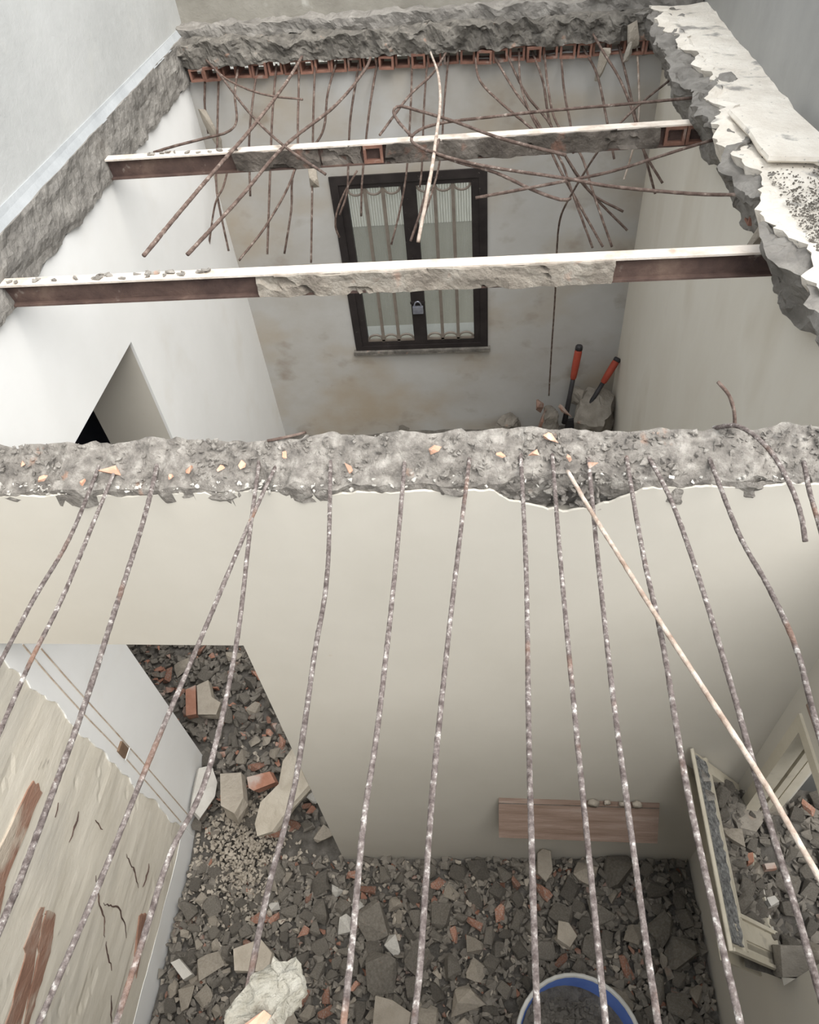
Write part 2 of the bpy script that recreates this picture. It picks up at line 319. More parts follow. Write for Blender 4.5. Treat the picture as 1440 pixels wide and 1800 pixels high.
# exposed hollow bricks: ribbed clay faces where the coat has come away
rnd_c = random.Random(77)
def patch(pts, zt):
    P = [at(x, y, X=0.0) for x, y in pts]
    Q = []
    for i, p in enumerate(P):
        q = P[(i + 1) % len(P)]
        for k in range(4):
            r_ = p.lerp(q, k / 4); Q.append(r_ + Vector((0, 0.02 * fbm((r_.y * 30, r_.z * 30, 1), 3), 0.012 * fbm((r_.y * 30, r_.z * 30, 9), 3))))
    P = Q
    b = MB(); n = len(P)
    xf = -0.0005 - zt
    vs = [(xf, p.y, p.z) for p in P] + [(-0.03 - zt, p.y, p.z) for p in P]
    b.add(vs, [tuple(range(n)), tuple(range(2 * n - 1, n - 1, -1))] + [(i, i + n, (i + 1) % n + n, (i + 1) % n) for i in range(n)])
    ymin, ymax = min(p.y for p in P), max(p.y for p in P)
    o = b.build('brick', MT['wallbrick'], wl)
    return o
patch([(60, 1372), (75, 1392), (40, 1475), (18, 1530), (-6, 1600), (-40, 1640), (-34, 1560), (20, 1450)], 0)
patch([(2, 1545), (12, 1560), (-8, 1650), (-45, 1700), (-40, 1620)], 0.002)
patch([(80, 1594), (66, 1606), (44, 1665), (42, 1695), (15, 1790), (-30, 1900), (2, 1905), (38, 1800), (62, 1700), (72, 1620)], 0)
patch([(84, 1597), (98, 1614), (88, 1680), (70, 1740), (52, 1800), (30, 1880), (10, 1900), (44, 1800), (66, 1700), (76, 1622)], 0.0015)
patch([(246, 1612), (258, 1606), (252, 1665), (240, 1720), (238, 1690)], 0)
for pts in ([(168, 1540), (173, 1562), (176, 1590), (183, 1612), (184, 1650)], [(222, 1503), (232, 1522), (241, 1548), (243, 1562)], [(181, 1588), (197, 1594), (207, 1593), (218, 1622), (223, 1648)], [(102, 1412), (98, 1435)], [(140, 1425), (132, 1452), (123, 1480)], [(262, 1518), (258, 1540), (250, 1560)], [(186, 1655), (190, 1680), (197, 1705)], [(168, 1440), (180, 1460)], [(196, 1750), (195, 1800)]):
    Q = [p + Vector((0, rnd_c.uniform(-.006, .006), rnd_c.uniform(-.006, .006))) for p in spline([at(x, y, X=-0.004) for x, y in pts], 0.02)]
    MB().tube(Q, [0.001 + 0.0035 * math.sin(math.pi * (i + .5) / len(Q)) * rnd_c.uniform(.5, 1.2) for i in range(len(Q))], 5).build('crack_edge', MT['steel'], wl)
# the two chased conduit lines and their box
for pts in ([(40, 1133), (88, 1190), (150, 1258), (205, 1315), (262, 1380), (318, 1445)], [(72, 1140), (120, 1195), (165, 1245), (215, 1300), (268, 1360), (330, 1432)]):
    P = [at(x, y, X=0.001) for x, y in pts]
    MB().tube(spline(P, 0.05), 0.0035, 5).build('conduit_line', MT['tan'], wl)
c = at(214, 1318, X=0.0)
jb = MB().box(-0.02, 0.012, c.y - 0.028, c.y + 0.028, c.z - 0.045, c.z + 0.045).build('junction_box', MT['switch'])
tag(jb, 'small brown junction box on the white wall beside the opening', 'junction box')
MB().box(0.012, 0.015, c.y - 0.036, c.y + 0.036, c.z - 0.055, c.z - 0.047).build('cover_edge', MT['white'], jb)

# scraped band where the slab was torn off, fillet and tall wall above it
def lb(p):
    q = p.copy(); k = nv(p, 13, 0.010, 5)
    if p.x > -0.1: q.x += k.x + 0.012 * fbm((0, p.y * 2, p.z * 9), 4) + 0.012
    if p.z < 0.03: q.z += 0.02 * fbm((1, p.y * 8, 3), 5)
    else: q.z += 0.008 * fbm((1, p.y * 3, 9), 3)
    return q
rough_box('scraped_band', MT['band'], (-0.16, 1.3, -0.005), (0.01, D + 0.1, 0.23), (0.06, 0.017, 0.017), lb, wl)
b = MB()
b.add([(0.018, -2, 0.238), (0.018, D + 0.15, 0.222), (-0.006, D + 0.15, 0.268), (-0.006, -2, 0.315), (-0.1, -2, 0.16), (-0.1, D + 0.15, 0.16), (-0.1, D + 0.15, 0.268), (-0.1, -2, 0.315)],
      [(0, 1, 2, 3), (4, 7, 6, 5), (3, 2, 6, 7), (0, 4, 5, 1), (0, 3, 7, 4), (1, 5, 6, 2)])
b.build('fillet', MT['strip'], wl)
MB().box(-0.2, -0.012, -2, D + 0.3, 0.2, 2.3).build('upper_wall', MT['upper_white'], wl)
# room behind the door
rm = struct('wall_side_room')
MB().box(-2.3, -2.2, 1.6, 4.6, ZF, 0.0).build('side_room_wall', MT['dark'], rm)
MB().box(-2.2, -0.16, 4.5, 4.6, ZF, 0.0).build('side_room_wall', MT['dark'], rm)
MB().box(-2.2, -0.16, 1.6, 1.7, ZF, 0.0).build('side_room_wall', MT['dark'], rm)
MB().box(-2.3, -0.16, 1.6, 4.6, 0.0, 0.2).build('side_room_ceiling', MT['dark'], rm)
# deep jambs of the opening
b = MB().box(-0.42, -0.16, Y1, Y1 + 0.12, ZF, -0.6); b.build('door_jamb', MT['cream'], wl)

# ---- far wall with the window hole
wx0, wx1, wz0, wz1 = 0.835, 1.965, -2.14, -0.665
wf = struct('wall_back')
b = MB()
for (x0, x1, z0, z1) in ((-0.2, wx0, ZF, 0), (wx1, W + 0.2, ZF, 0), (wx0, wx1, ZF, wz0), (wx0, wx1, wz1, 0)): b.box(x0, x1, D + 0.016, D + 0.2, z0, z1)
b.build('masonry_core', MT['cream'], wf)
toF = lambda u, z, d: (u, D + d, z)
ef = lambda u: 0.004 - 0.02 * max(0, (u - 2.6) / 0.4) ** 2 * 2 + jag(u, 6.0, 0.010)
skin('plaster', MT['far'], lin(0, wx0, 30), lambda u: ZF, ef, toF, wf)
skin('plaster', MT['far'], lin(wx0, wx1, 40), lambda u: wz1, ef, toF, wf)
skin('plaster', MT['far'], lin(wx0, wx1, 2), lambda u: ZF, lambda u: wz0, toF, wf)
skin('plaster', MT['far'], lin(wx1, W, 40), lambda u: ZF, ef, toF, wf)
# row of hollow clay tiles left in the torn slab edge
tw, th, td = 0.098, 0.086, 0.13
def hollow():
    b = MB(); t = 0.014
    for (x0, x1, z0, z1) in ((-tw / 2, -tw / 2 + t, 0, th), (tw / 2 - t, tw / 2, 0, th), (-tw / 2 + t, tw / 2 - t, 0, t), (-tw / 2 + t, tw / 2 - t, th - t, th)): b.box(x0, x1, 0, td, z0, z1)
    return fixn(mesh('hollow_tile', b.v, b.f))
hm = hollow(); hm.materials.append(MT['terracotta'])
rnd = random.Random(3)
for i in range(29):
    o = link('hollow_tile', hm, parent=wf); o.location = (0.10 + i * 0.1025, D - 0.05 + rnd.uniform(-0.035, 0.03), 0.008 + 0.006 * rnd.random() - 0.03 * i / 29)
    o.rotation_euler = (0, rnd.uniform(-0.06, 0.06), rnd.uniform(-0.08, 0.08)); o.scale = (rnd.uniform(0.85, 1.05), 1, rnd.uniform(0.85, 1.05))
def fb(p):
    q = p.copy(); k = nv(p, 9, 0.028, 5)
    if p.y < D + 0.05: q.y += k.y * 1.5 + 0.012 * fbm(p, 3, 40); q.z += k.z * 0.7
    if p.z > 0.12: q.z += k.z * 0.6 + 0.02 * fbm((p.x * 2, p.y * 5, 1), 3)
    q.z -= 0.035 * p.x / W
    return q
rough_box('torn_concrete', MT['concrete'], (-0.05, D - 0.07, 0.095), (W + 0.05, D + 0.3, 0.215), (0.014, 0.02, 0.015), fb, wf)
def fb2(p):
    q = p.copy(); k = nv(p, 10, 0.022, 5)
    q.y += k.y; q.z += k.z - 0.03 * p.x / W; return q
rough_box('upper_ledge', MT['band'], (-0.05, D + 0.09, 0.2), (W + 0.2, D + 0.35, 0.275), (0.018, 0.02, 0.02), fb2, wf)
MB().box(-0.2, 3.9, D + 0.22, D + 0.4, 0.1, 1.3).build('parapet', MT['parapet'], wf)
MB().box(1.22, 1.52, D + 0.212, D + 0.225, 0.40, 0.52).build('render_patch', MT['upper_white'], wf)

# ---- right wall with the side window, slab strip and neighbour wall above
wr = struct('wall_right')
sy0, sy1, sz0, sz1 = 0.965, 1.665, -1.98, -1.10
b = MB(); b.box(W + 0.016, W + 0.2, YP, D + 0.2, ZF, -0.02)
b.box(W + 0.016, W + 0.2, sy0, 1.0, ZF, sz0 - 0.013).box(W + 0.016, W + 0.2, sy1, YP, ZF, -0.02).box(W + 0.016, W + 0.2, -2, sy0, ZF, -0.02).box(W + 0.016, W + 0.05, 1.0, sy1, ZF, sz0 - 0.05).box(W + 0.016, W + 0.2, sy0, sy1, sz1, -0.02)
b.build('masonry_core', MT['cream'], wr)
toR = lambda u, z, d: (W + d, u, z)
er = lambda u: -0.02 + jag(u, 11.0, 0.02) - 0.05 * max(0, 1 - abs(u - 2.9) / 0.25)
skin('plaster', MT['right'], lin(YB, D, 110), lambda u: ZF, er, toR, wr)
skin('plaster', MT['cream'], [sy1, YP + 0.02], lambda u: ZF, lambda u: -0.02, toR, wr)
skin('plaster', MT['cream'], lin(sy0, sy1, 60), lambda u: ZF, lambda u: sz0 - 0.01 + jag(u, 4, 0.01), toR, wr)
skin('plaster', MT['cream'], [sy0, sy1], lambda u: sz1, lambda u: -0.02, toR, wr)
skin('plaster', MT['cream'], [-2, sy0], lambda u: ZF, lambda u: -0.02, toR, wr)
def sl(p):
    q = p.copy(); k = nv(p, 6, 0.03, 4)
    if p.x < W - 0.02:
        e = fbm((0.3, p.y * 3.2, 1), 4)
        q.x += 0.10 * e + 0.03 * fbm((0.3, p.y * 19, p.z * 6), 4) + 0.55 * (0.20 - p.z) * (1 if p.z < 0.19 else 0.2)
        q.z += k.z * 0.8
    elif p.z > 0.15: q.z += 0.012 * fbm((p.x * 5, p.y * 5, 2), 4)
    if p.z < 0.03: q.z += 0.05 * fbm((2, p.y * 5, 3), 4)
    return q
rough_box('slab_remains', MT['screed'], (2.955, 1.9, -0.01), (W + 0.24, D + 0.05, 0.20), (0.03, 0.022, 0.026), sl, wr)
def sl2(p):
    q = p.copy(); k = nv(p, 9, 0.034, 5); q += k
    q.x += 0.07 * fbm((5, p.y * 3.5, 2), 4) + 0.5 * (0.16 - p.z) - 0.0
    return q
rough_box('torn_concrete', MT['band'], (2.90, 1.85, -0.03), (W + 0.1, D, 0.18), (0.022, 0.018, 0.02), sl2, wr)
MB().box(W + 0.21, W + 0.4, 2.4, D + 0.3, 0.1, 2.3).build('upper_wall', MT['outer'], wr)
MB().box(4.5, 4.6, -2, 2.5, ZF, 0.2).build('light_well_wall', MT['outer'], wr)
MB().box(W + 0.2, 4.5, 1.9, 2.0, ZF, 0.2).build('light_well_wall', MT['outer'], wr)
# clay tile stubs in the torn right edge
for i in range(26):
    y = 2.1 + i * 0.125
    o = link('hollow_tile', hm, parent=wr); o.location = (W - 0.075 + rnd.uniform(-0.02, 0.04), y, -0.005 + rnd.uniform(-0.01, 0.015)); o.rotation_euler = (0, rnd.uniform(-0.2, 0.2), -math.pi / 2 + rnd.uniform(-0.2, 0.2)); o.scale = (1, 1, 0.8)

# ---- partition between the two rooms
wp = struct('wall_middle')
XO = 1.022
b = MB(); b.box(XO + 0.01, W + 0.1, YP + 0.008, YB - 0.014, ZF, -0.1).box(-0.1, XO + 0.01, YP + 0.008, YB - 0.014, ZH + 0.012, -0.1)
b.build('masonry_core', MT['cream'], wp)
toP = lambda u, z, d: (u, YP + d, z)
def ep(u):
    dip = 0.10 * max(0, 1 - abs(u - 2.14) / 0.2) ** 0.6 if abs(u - 2.14) < 0.2 else 0
    return 0.012 - dip + jag(u, 15, 0.012) + 0.006 * fbm((u * 40, 1, 1), 2)
skin('plaster', MT['cream'], lin(-0.05, XO, 60), lambda u: ZH, ep, toP, wp, 0.008)
skin('plaster', MT['cream'], lin(XO, W + 0.02, 150), lambda u: ZF, ep, toP, wp, 0.008)
toPb = lambda u, z, d: (u, YB - d, z)
skin('plaster', MT['cream'], lin(-0.05, XO, 10), lambda u: ZH, lambda u: -0.02, toPb, wp)
skin('plaster', MT['cream'], lin(XO, W + 0.02, 20), lambda u: ZF, lambda u: -0.02, toPb, wp)
MB().box(XO, XO + 0.012, YP + 0.008, YB - 0.014, ZF, ZH).build('jamb_face', MT['cream'], wp)
MB().box(-0.05, XO, YP + 0.008, YB - 0.014, ZH, ZH + 0.013).build('lintel_face', MT['cream'], wp)
def pt(p):
    q = p.copy(); k = nv(p, 9, 0.022, 4); q += k * (1 if p.z > -0.05 else 0.2)
    if p.z > 0.03:
        f = (p.y - YP) / (YB - YP)
        q.z -= 0.083 * (1 - f); q.z += 0.016 * fbm((p.x * 4, p.y * 12, 6), 4)
    if p.y < YP + 0.03:
        if p.z > -0.01: q.y -= 0.006
        else: q.y += 0.004
        if abs(p.x - 2.14) < 0.2: q.y += 0.03 * (1 - abs(p.x - 2.14) / 0.2)
    return q
rough_box('torn_concrete', MT['grit'], (-0.05, YP + 0.012, -0.12), (W + 0.05, YB + 0.0, 0.105), (0.016, 0.02, 0.02), pt, wp)

tag(MB().box(-0.2, W + 0.2, -2.2, -2.0, ZF, -0.02).build('wall_front', MT['cream']), kind='structure')  # unseen wall, added to stop light leaking in from behind
# ---- slab the photographer stands on (unseen, its edge set back to let light in)
sb = tag(MB().box(-0.1, W + 0.3, -2.2, -0.1, -0.02, 0.2).build('ceiling', MT['concrete']), kind='structure')

# ================================================================== WINDOW in the far wall
win = struct('window_1', (wx0, D, wz0))
def wpart(name, b, mat, parent): 
    b.v = [(x - wx0, y - D, z - wz0) for x, y, z in b.v]
    return b.build(name, mat, parent)
b = MB(); fw = 0.06; yd0, yd1 = D - 0.015, D + 0.06
b.box(wx0, wx0 + fw, yd0, yd1, wz0, wz1).box(wx1 - fw, wx1, yd0, yd1, wz0, wz1).box(wx0 + fw, wx1 - fw, yd0, yd1, wz1 - fw, wz1).box(wx0 + fw, wx1 - fw, yd0, yd1, wz0, wz0 + 0.04)
wpart('window_frame', b, MT['black'], win)
mid = (wx0 + wx1) / 2
for k, (a, e) in enumerate(((wx0 + fw, mid), (mid, wx1 - fw))):
    b = MB(); s = 0.055; y0, y1 = D - 0.005, D + 0.04; zb, zt = wz0 + 0.04, wz1 - fw
    b.box(a, a + s, y0, y1, zb, zt).box(e - s, e, y0, y1, zb, zt).box(a + s, e - s, y0, y1, zt - 0.035, zt).box(a + s, e - s, y0, y1, zb, zb + 0.035)
    b.v = [(x - wx0, y - D, z - wz0) for x, y, z in b.v]
    sash = b.build('sash', MT['black'], win)
    ga, ge, gb, gt = a + s, e - s, zb + 0.035, zt - 0.035
    cw = (ge - ga) / 3
    for i in (1, 2):
        wpart('bar', MB().box(ga + cw * i - 0.0125, ga + cw * i + 0.0125, D - 0.002, D + 0.016, gb, gt), MT['bars'], sash)
    for i in range(3):
        cx = ga + cw * (i + 0.5); r = cw / 2 - 0.004
        for up in (0, 1):
            zc = gt if up else gb + 0.012; sg = -1 if up else 1
            P = [(cx + r * math.cos(q), D + 0.007, zc + sg * r * 0.85 * math.sin(q)) for q in lin(0, math.pi, 14)]
            wpart('arc_bar', MB().tube(P, 0.0095, 6), MT['bars'], sash)
    wpart('rail', MB().box(ga, ge, D - 0.002, D + 0.016, gb + 0.004, gb + 0.020), MT['bars'], sash)
    g = MB(); nn = 36
    for i in range(nn):
        x0 = ga + (ge - ga) * i / nn; x1 = ga + (ge - ga) * (i + 1) / nn; xm = (x0 + x1) / 2
        g.add([(x0, D + 0.032, gb), (xm, D + 0.029, gb), (x1, D + 0.032, gb), (x0, D + 0.032, gt), (xm, D + 0.029, gt), (x1, D + 0.032, gt)], [(0, 1, 4, 3), (1, 2, 5, 4)])
    wpart('pane', g, G, sash)
b = MB().box(wx0 - 0.02, wx1 + 0.02, D - 0.045, D + 0.0, wz0 - 0.03, wz0); wpart('window_sill', b, MT['concrete'], win)
# padlock on the meeting stiles
pc = Vector((mid + 0.0, D - 0.03, wz0 + 0.40))
pad = MB(); pad.box(pc.x - 0.042, pc.x + 0.042, pc.y - 0.018, pc.y + 0.01, pc.z - 0.04, pc.z + 0.02)
pad = tag(pad.build('padlock', MT['lock']), 'grey steel padlock hanging between the two leaves of the barred window', 'padlock')
MB().tube([(pc.x + 0.028 * math.cos(q), pc.y - 0.004, pc.z + 0.02 + 0.045 * math.sin(q)) for q in lin(0, math.pi, 10)], 0.006, 6).build('shackle', MT['lock'], pad)
MB().box(pc.x - 0.06, pc.x + 0.06, D - 0.02, D - 0.012, pc.z + 0.035, pc.z + 0.055).build('hasp', MT['black'], pad)
# yard beyond the glass
yard = struct('wall_yard')
MB().box(-0.4, 3.6, 6.75, 6.9, ZF, -1.62).build('low_wall', MT['green'], yard)
b = MB(); nn = 170
for i in range(nn):
    x0 = -0.4 + 4.0 * i / nn; x1 = -0.4 + 4.0 * (i + 1) / nn; xm = (x0 + x1) / 2
    b.add([(x0, 6.75, -1.62), (xm, 6.742, -1.62), (x1, 6.75, -1.62), (x0, 6.75, 0.6), (xm, 6.742, 0.6), (x1, 6.75, 0.6)], [(0, 1, 4, 3), (1, 2, 5, 4)])
b.box(-0.4, 3.6, 6.76, 6.8, -1.62, 0.6)
b.build('corrugated_sheet', MT['sheet'], yard)
MB().box(0.6, 2.2, D + 0.2, D + 0.36, wz0 - 0.08, wz0 - 0.0).build('outer_sill', MT['upper_white'], yard)
MB().box(-0.4, 3.6, D + 0.2, 6.75, -3.0, -2.9).build('yard_paving', MT['green'], yard)

# ================================================================== SIDE WINDOW frame tilted in on its sill
wn = struct('window_2', (W, sy1, sz0))
b = MB()
b.box(W - 0.01, W + 0.05, sy1 - 0.05, sy1, sz0, sz1).box(W + 0.07, W + 0.1, sy1 - 0.045, sy1, sz0, sz1).box(W + 0.12, W + 0.16, sy1 - 0.03, sy1, sz0, sz1)
b.v = [(x - W, y - sy1, z - sz0) for x, y, z in b.v]; b.build('fixed_jamb', MT['frame'], wn)
b = MB().box(W - 0.01, W + 0.05, sy0, sy1 - 0.05, sz1 - 0.05, sz1).box(W + 0.07, W + 0.1, sy0, sy1 - 0.045, sz1 - 0.04, sz1); b.v = [(x - W, y - sy1, z - sz0) for x, y, z in b.v]; b.build('fixed_head', MT['frame'], wn)
b = MB().box(W - 0.022, W - 0.012, 0.7, sy1 - 0.02, sz1 + 0.10, sz1 + 0.112); b.v = [(x - W, y - sy1, z - sz0) for x, y, z in b.v]; b.build('curtain_rail', MT['wood'], wn)

# tilted frame: e along the wall towards the camera, s down the slope, n out of its face
TA = Vector((2.777, 1.728, -1.552)); TB = Vector((2.772, 0.990, -1.575)); BA = Vector((3.085, 1.68, -1.955))
e = (TB - TA).normalized(); s_ = (BA - TA); s_ -= e * s_.dot(e); SL = s_.length; s_.normalize(); nrm = s_.cross(e)
if nrm.z < 0: nrm = -nrm
EL = (TB - TA).length
tf = empty('tilted_window_frame', BA); tag(tf, 'cream window frame tilted inward off the sill of the side window, channel full of grit', 'window frame')
def fbox(name, u0, u1, v0, v1, n0, n1, mat, par=None):
    c = TA + e * ((u0 + u1) / 2) + s_ * ((v0 + v1) / 2) + nrm * ((n0 + n1) / 2)
    b = MB().obox(c - BA, e * ((u1 - u0) / 2), s_ * ((v1 - v0) / 2), nrm * ((n1 - n0) / 2))
    return b.build(name, mat, par or tf)
top = fbox('top_rail', 0, EL, 0, 0.13, -0.012, -0.008, MT['frame'])
fbox('rail_lip', 0, EL, 0.0, 0.006, -0.012, 0.004, MT['frame'], top)
fbox('rail_lip', 0, EL, 0.118, 0.132, -0.012, 0.004, MT['frame'], top)
fbox('rail_lip', 0.02, EL - 0.02, 0.138, 0.150, -0.012, 0.002, MT['frame'], top)
def gf(p):
    k = fbm((p.x * 40, p.y * 40, 1), 3)
    return (TA + e * p.x + s_ * p.y + nrm * (p.z + (0.008 * k if p.z > -0.006 else 0))) - BA
rough_box('grit_filling', MT['agg'], (0.02, 0.006, -0.011), (EL - 0.03, 0.118, 0.001), (0.012, 0.012, 0.02), gf, top)
side = fbox('side_rail', EL - 0.13, EL, 0.13, SL, -0.012, -0.008, MT['frame'])
fbox('rail_lip', EL - 0.012, EL, 0.012, SL, -0.012, 0.008, MT['frame'], side)
fbox('rail_lip', EL - 0.055, EL - 0.035, 0.05, SL, -0.012, -0.008, MT['frame'], side)
fbox('rail_lip', EL - 0.10, EL - 0.06, 0.07, SL, -0.012, 0.0, MT['frame'], side)
fbox('rail_lip', EL - 0.145, EL - 0.13, 0.126, SL - 0.02, -0.012, 0.006, MT['frame'], side)
fbox('side_rail', 0, 0.05, 0.13, SL, -0.06, -0.01, MT['frame'])
fbox('inner_reveal', 0.0, EL - 0.145, 0.15, 0.20, -0.06, -0.03, MT['frame'])
fbox('panel', 0.0, EL, 0.15, SL, -0.11, -0.10, MT['frame'])
fbox('bottom_rail', 0, EL, SL - 0.03, SL, -0.05, -0.02, MT['frame'])
for i, (u, v, r) in enumerate(((0.10, 0.05, 0.034), (0.175, 0.055, 0.038))):
    o = link('mortar_pat', hull_mesh('mortar_pat', 60 + i, 16, (r, r * 0.9, r * 0.35), 0.2), MT['grit'], top); o.location = TA + e * u + s_ * v - BA + nrm * 0.0

# ================================================================== STEEL BEAMS across the far room
def beam(yf, x0, x1, label, z0L, z0R, hgt, parts):
    root = empty('steel_beam', (x0, yf, z0L)); tag(root, label, 'beam', 'steel beams left across the far room')
    dz = (z0R - z0L) / (x1 - x0)
    def sh(b): b.v = [(x - x0, y - yf, z - z0L + dz * (x - x0)) for x, y, z in b.v]; return b
    fwid = 0.058; tz = 0.008; z0 = z0L; z1 = z0L + hgt
    sh(MB().box(x0, x1, yf, yf + fwid, z0, z0 + tz)).build('bottom_flange', MT['steel'], root)
    sh(MB().box(x0, x1, yf + fwid / 2 - 0.004, yf + fwid / 2 + 0.004, z0 + tz, z1 - tz)).build('web', MT['steel'], root)
    sh(MB().box(x0, x1, yf, yf + fwid, z1 - tz, z1)).build('top_flange', MT['flange'], root)
    for kind, a, e, m, out in parts:
        def fn(p):
            q = p.copy(); k = nv(p, 12, 0.012, 4)
            if p.y < yf + 0.02:
                q.y += k.y - 0.006; q.z += 0.008 * fbm((p.x * 10, 2, p.z), 3)
                q.y += (0.02 if fbm((p.x * 6, 4, p.z * 9), 3) > 0.35 else 0)
            q.x += k.x
            return Vector((q.x - x0, q.y - yf, q.z - z0L + dz * (q.x - x0)))
        if kind == 'fill':
            rough_box('concrete_infill', MT[m], (a, yf - out, z0 + 0.004), (e, yf + 0.03, z1 - 0.006), (0.016, 0.012, 0.014), fn, root)
            rough_box('concrete_infill', MT[m], (a, yf + 0.03, z0 + 0.008), (e, yf + fwid, z1 - 0.008), (0.06, 0.02, 0.03), fn, root)
        else:
            n = int((e - a) / 0.10)
            for i in range(n):
                o = link('hollow_tile', hm, parent=root); o.location = (a + 0.1 * i + 0.05 - x0, -0.004, 0.008 + dz * (a + 0.1 * i - x0)); o.scale = (0.98, 0.24, (hgt - 0.016) / th)
    return root
BX = lambda px, y: at(px, 300, Y=y).x
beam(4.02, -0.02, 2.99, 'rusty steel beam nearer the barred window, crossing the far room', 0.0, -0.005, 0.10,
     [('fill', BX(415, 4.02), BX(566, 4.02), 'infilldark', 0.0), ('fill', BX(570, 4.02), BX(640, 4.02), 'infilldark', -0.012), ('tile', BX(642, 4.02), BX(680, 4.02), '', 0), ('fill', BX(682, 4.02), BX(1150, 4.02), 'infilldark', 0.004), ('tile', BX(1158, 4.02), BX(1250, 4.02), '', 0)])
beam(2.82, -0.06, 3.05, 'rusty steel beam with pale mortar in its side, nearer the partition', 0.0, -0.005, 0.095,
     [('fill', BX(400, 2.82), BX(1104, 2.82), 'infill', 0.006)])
# mortar clinging along the top of the beams
for (yf, a, e, n, lab) in ((2.83, 0.0, 0.9, 26, 'crumbs of mortar on the top of the nearer beam by the left wall'), (4.03, 0.2, 0.75, 14, 'crumbs of mortar on the top of the farther beam by the left wall')):
    b = MB()
    for i in range(n):
        bm = hull(300 + i, 9, (rnd.uniform(0.008, 0.024), rnd.uniform(0.008, 0.016), rnd.uniform(0.004, 0.009))); bm.verts.ensure_lookup_table()
        c = Vector((rnd.uniform(a, e), yf + rnd.uniform(0.005, 0.04), 0.104 if yf > 3 else 0.099)); b.add([v.co + c for v in bm.verts], [[v.index for v in f.verts] for f in bm.faces]); bm.free()
    tag(b.build('mortar_crumbs', MT['grit']), lab, 'mortar crumbs', kind='stuff')

# ================================================================== REINFORCING BARS
ORD = ['first', 'second', 'third', 'fourth', 'fifth', 'sixth', 'seventh', 'eighth', 'ninth', 'tenth', 'eleventh', 'twelfth', 'thirteenth', 'fourteenth', 'fifteenth', 'sixteenth', 'seventeenth', 'eighteenth', 'nineteenth', 'twentieth', 'twenty-first', 'twenty-second', 'twenty-third', 'twenty-fourth']
def bar(P, r, mat, label, group, seed, jit=0.16, step=0.012, n=8):
    Q = spline(P, step)
    if isinstance(r, list): ra, rb = r; r = None
    rr = [(r if r else ra + (rb - ra) * i / len(Q)) * (1 + 0.05 * (i % 2) + 0.12 * max(0, noise.noise(Vector((i * 0.13, seed * 3.3, 1))))) for i in range(len(Q))]
    o0 = Q[0].copy()
    o = MB().tube([q - o0 for q in Q], rr, n, jit, seed).build('reinforcing_bar', mat, None, True, False)
    o.location = o0
    return tag(o, label, 'rebar', group)
ZB = 0.062
near = [
 ([(183, 795), (125, 940), (60, 1052), (0, 1165)], 'leaving the left frame edge highest', .0062),
 ([(212, 803), (172, 900), (110, 1050), (55, 1160), (0, 1285)], 'second to leave the left frame edge', .0062),
 ([(283, 780), (255, 905), (195, 1095), (150, 1235), (90, 1400), (30, 1560), (0, 1632)], 'thick with caked mortar, over the peeling wall', .0074),
 ([(458, 785), (440, 930), (415, 1135), (365, 1360), (300, 1500), (255, 1640), (205, 1795)], 'crossing the opening in the partition along its right corner', .0062),
 ([(505, 782), (445, 905), (350, 1130), (265, 1330), (180, 1540), (70, 1795)], 'slanting across its left neighbour to the lower left corner', .0062),
 ([(580, 790), (576, 1000), (553, 1150), (520, 1370), (470, 1570), (425, 1795)], 'bent near its middle, ending at the pale concrete lump', .0064),
 ([(713, 795), (695, 1000), (665, 1270), (640, 1440), (620, 1650), (604, 1800)], 'just left of the middle of the view, above the rubble', .0066),
 ([(828, 795), (808, 950), (785, 1150), (760, 1400), (740, 1680), (728, 1800)], 'pale and mortar-flecked in the middle of the view', .0066),
 ([(915, 788), (925, 1000), (930, 1300), (938, 1600), (945, 1800)], 'running straight down over the left end of the wall board', .0066),
 ([(970, 783), (985, 980), (1010, 1250), (1035, 1500), (1065, 1800)], 'crossing the middle of the wall board', .0064),
 ([(1033, 783), (1048, 950), (1075, 1200), (1105, 1430), (1135, 1650), (1157, 1800)], 'crossing the right end of the wall board', .0064),
 ([(1100, 795), (1130, 970), (1165, 1130), (1205, 1370), (1255, 1600), (1302, 1800)], 'passing just left of the tilted window frame', .0066),
 ([(1133, 795), (1180, 880), (1230, 1020), (1290, 1220), (1345, 1420), (1400, 1600), (1440, 1740)], 'passing over the side window to the lower right', .0066),
 ([(1250, 815), (1300, 940), (1350, 1030), (1400, 1140), (1440, 1290)], 'curving out through the right frame edge below the short hooked one', .0066),
]
for i, (pts, d, r) in enumerate(near):
    P = [at(x, y, Z=ZB) for x, y in pts]
    P[0] = P[0] + Vector((0, 0.02, 0.0))
    t = (P[-1] - P[-2]).normalized()
    if P[-1].y > 0.12:
        k = (P[-1].y - 0.10) / max(0.3, -t.y); P.append(P[-1] + t * min(k, 1.2))
    bar(P, r * 0.86, MT['rebar_near'], 'long bare bar ' + d, 'bars stretched from the partition top over the near room', i + 1)
P = [at(x, y, Z=ZB + 0.02 + 0.0 * k) for k, (x, y) in enumerate([(998, 828), (1040, 900), (1090, 980), (1160, 1092), (1250, 1230), (1340, 1370), (1440, 1542)])]
t = (P[-1] - P[-2]).normalized(); P.append(P[-1] + t * 0.5)
bar(P, 0.0053, MT['rebar_pale'], 'pale straight bar slanting across its neighbours to the lower right', 'bars stretched from the partition top over the near room', 31)
bar([at(1255, 752, Z=0.09), at(1300, 750, Z=0.15), at(1350, 788, Z=0.17), at(1388, 850, Z=0.15), at(1408, 905, Z=0.12), at(1416, 952, Z=0.09)], 0.0058, MT['rebar_near'], 'short hooked bar arching over the right end of the partition', 'short stubs on the partition top', 32)
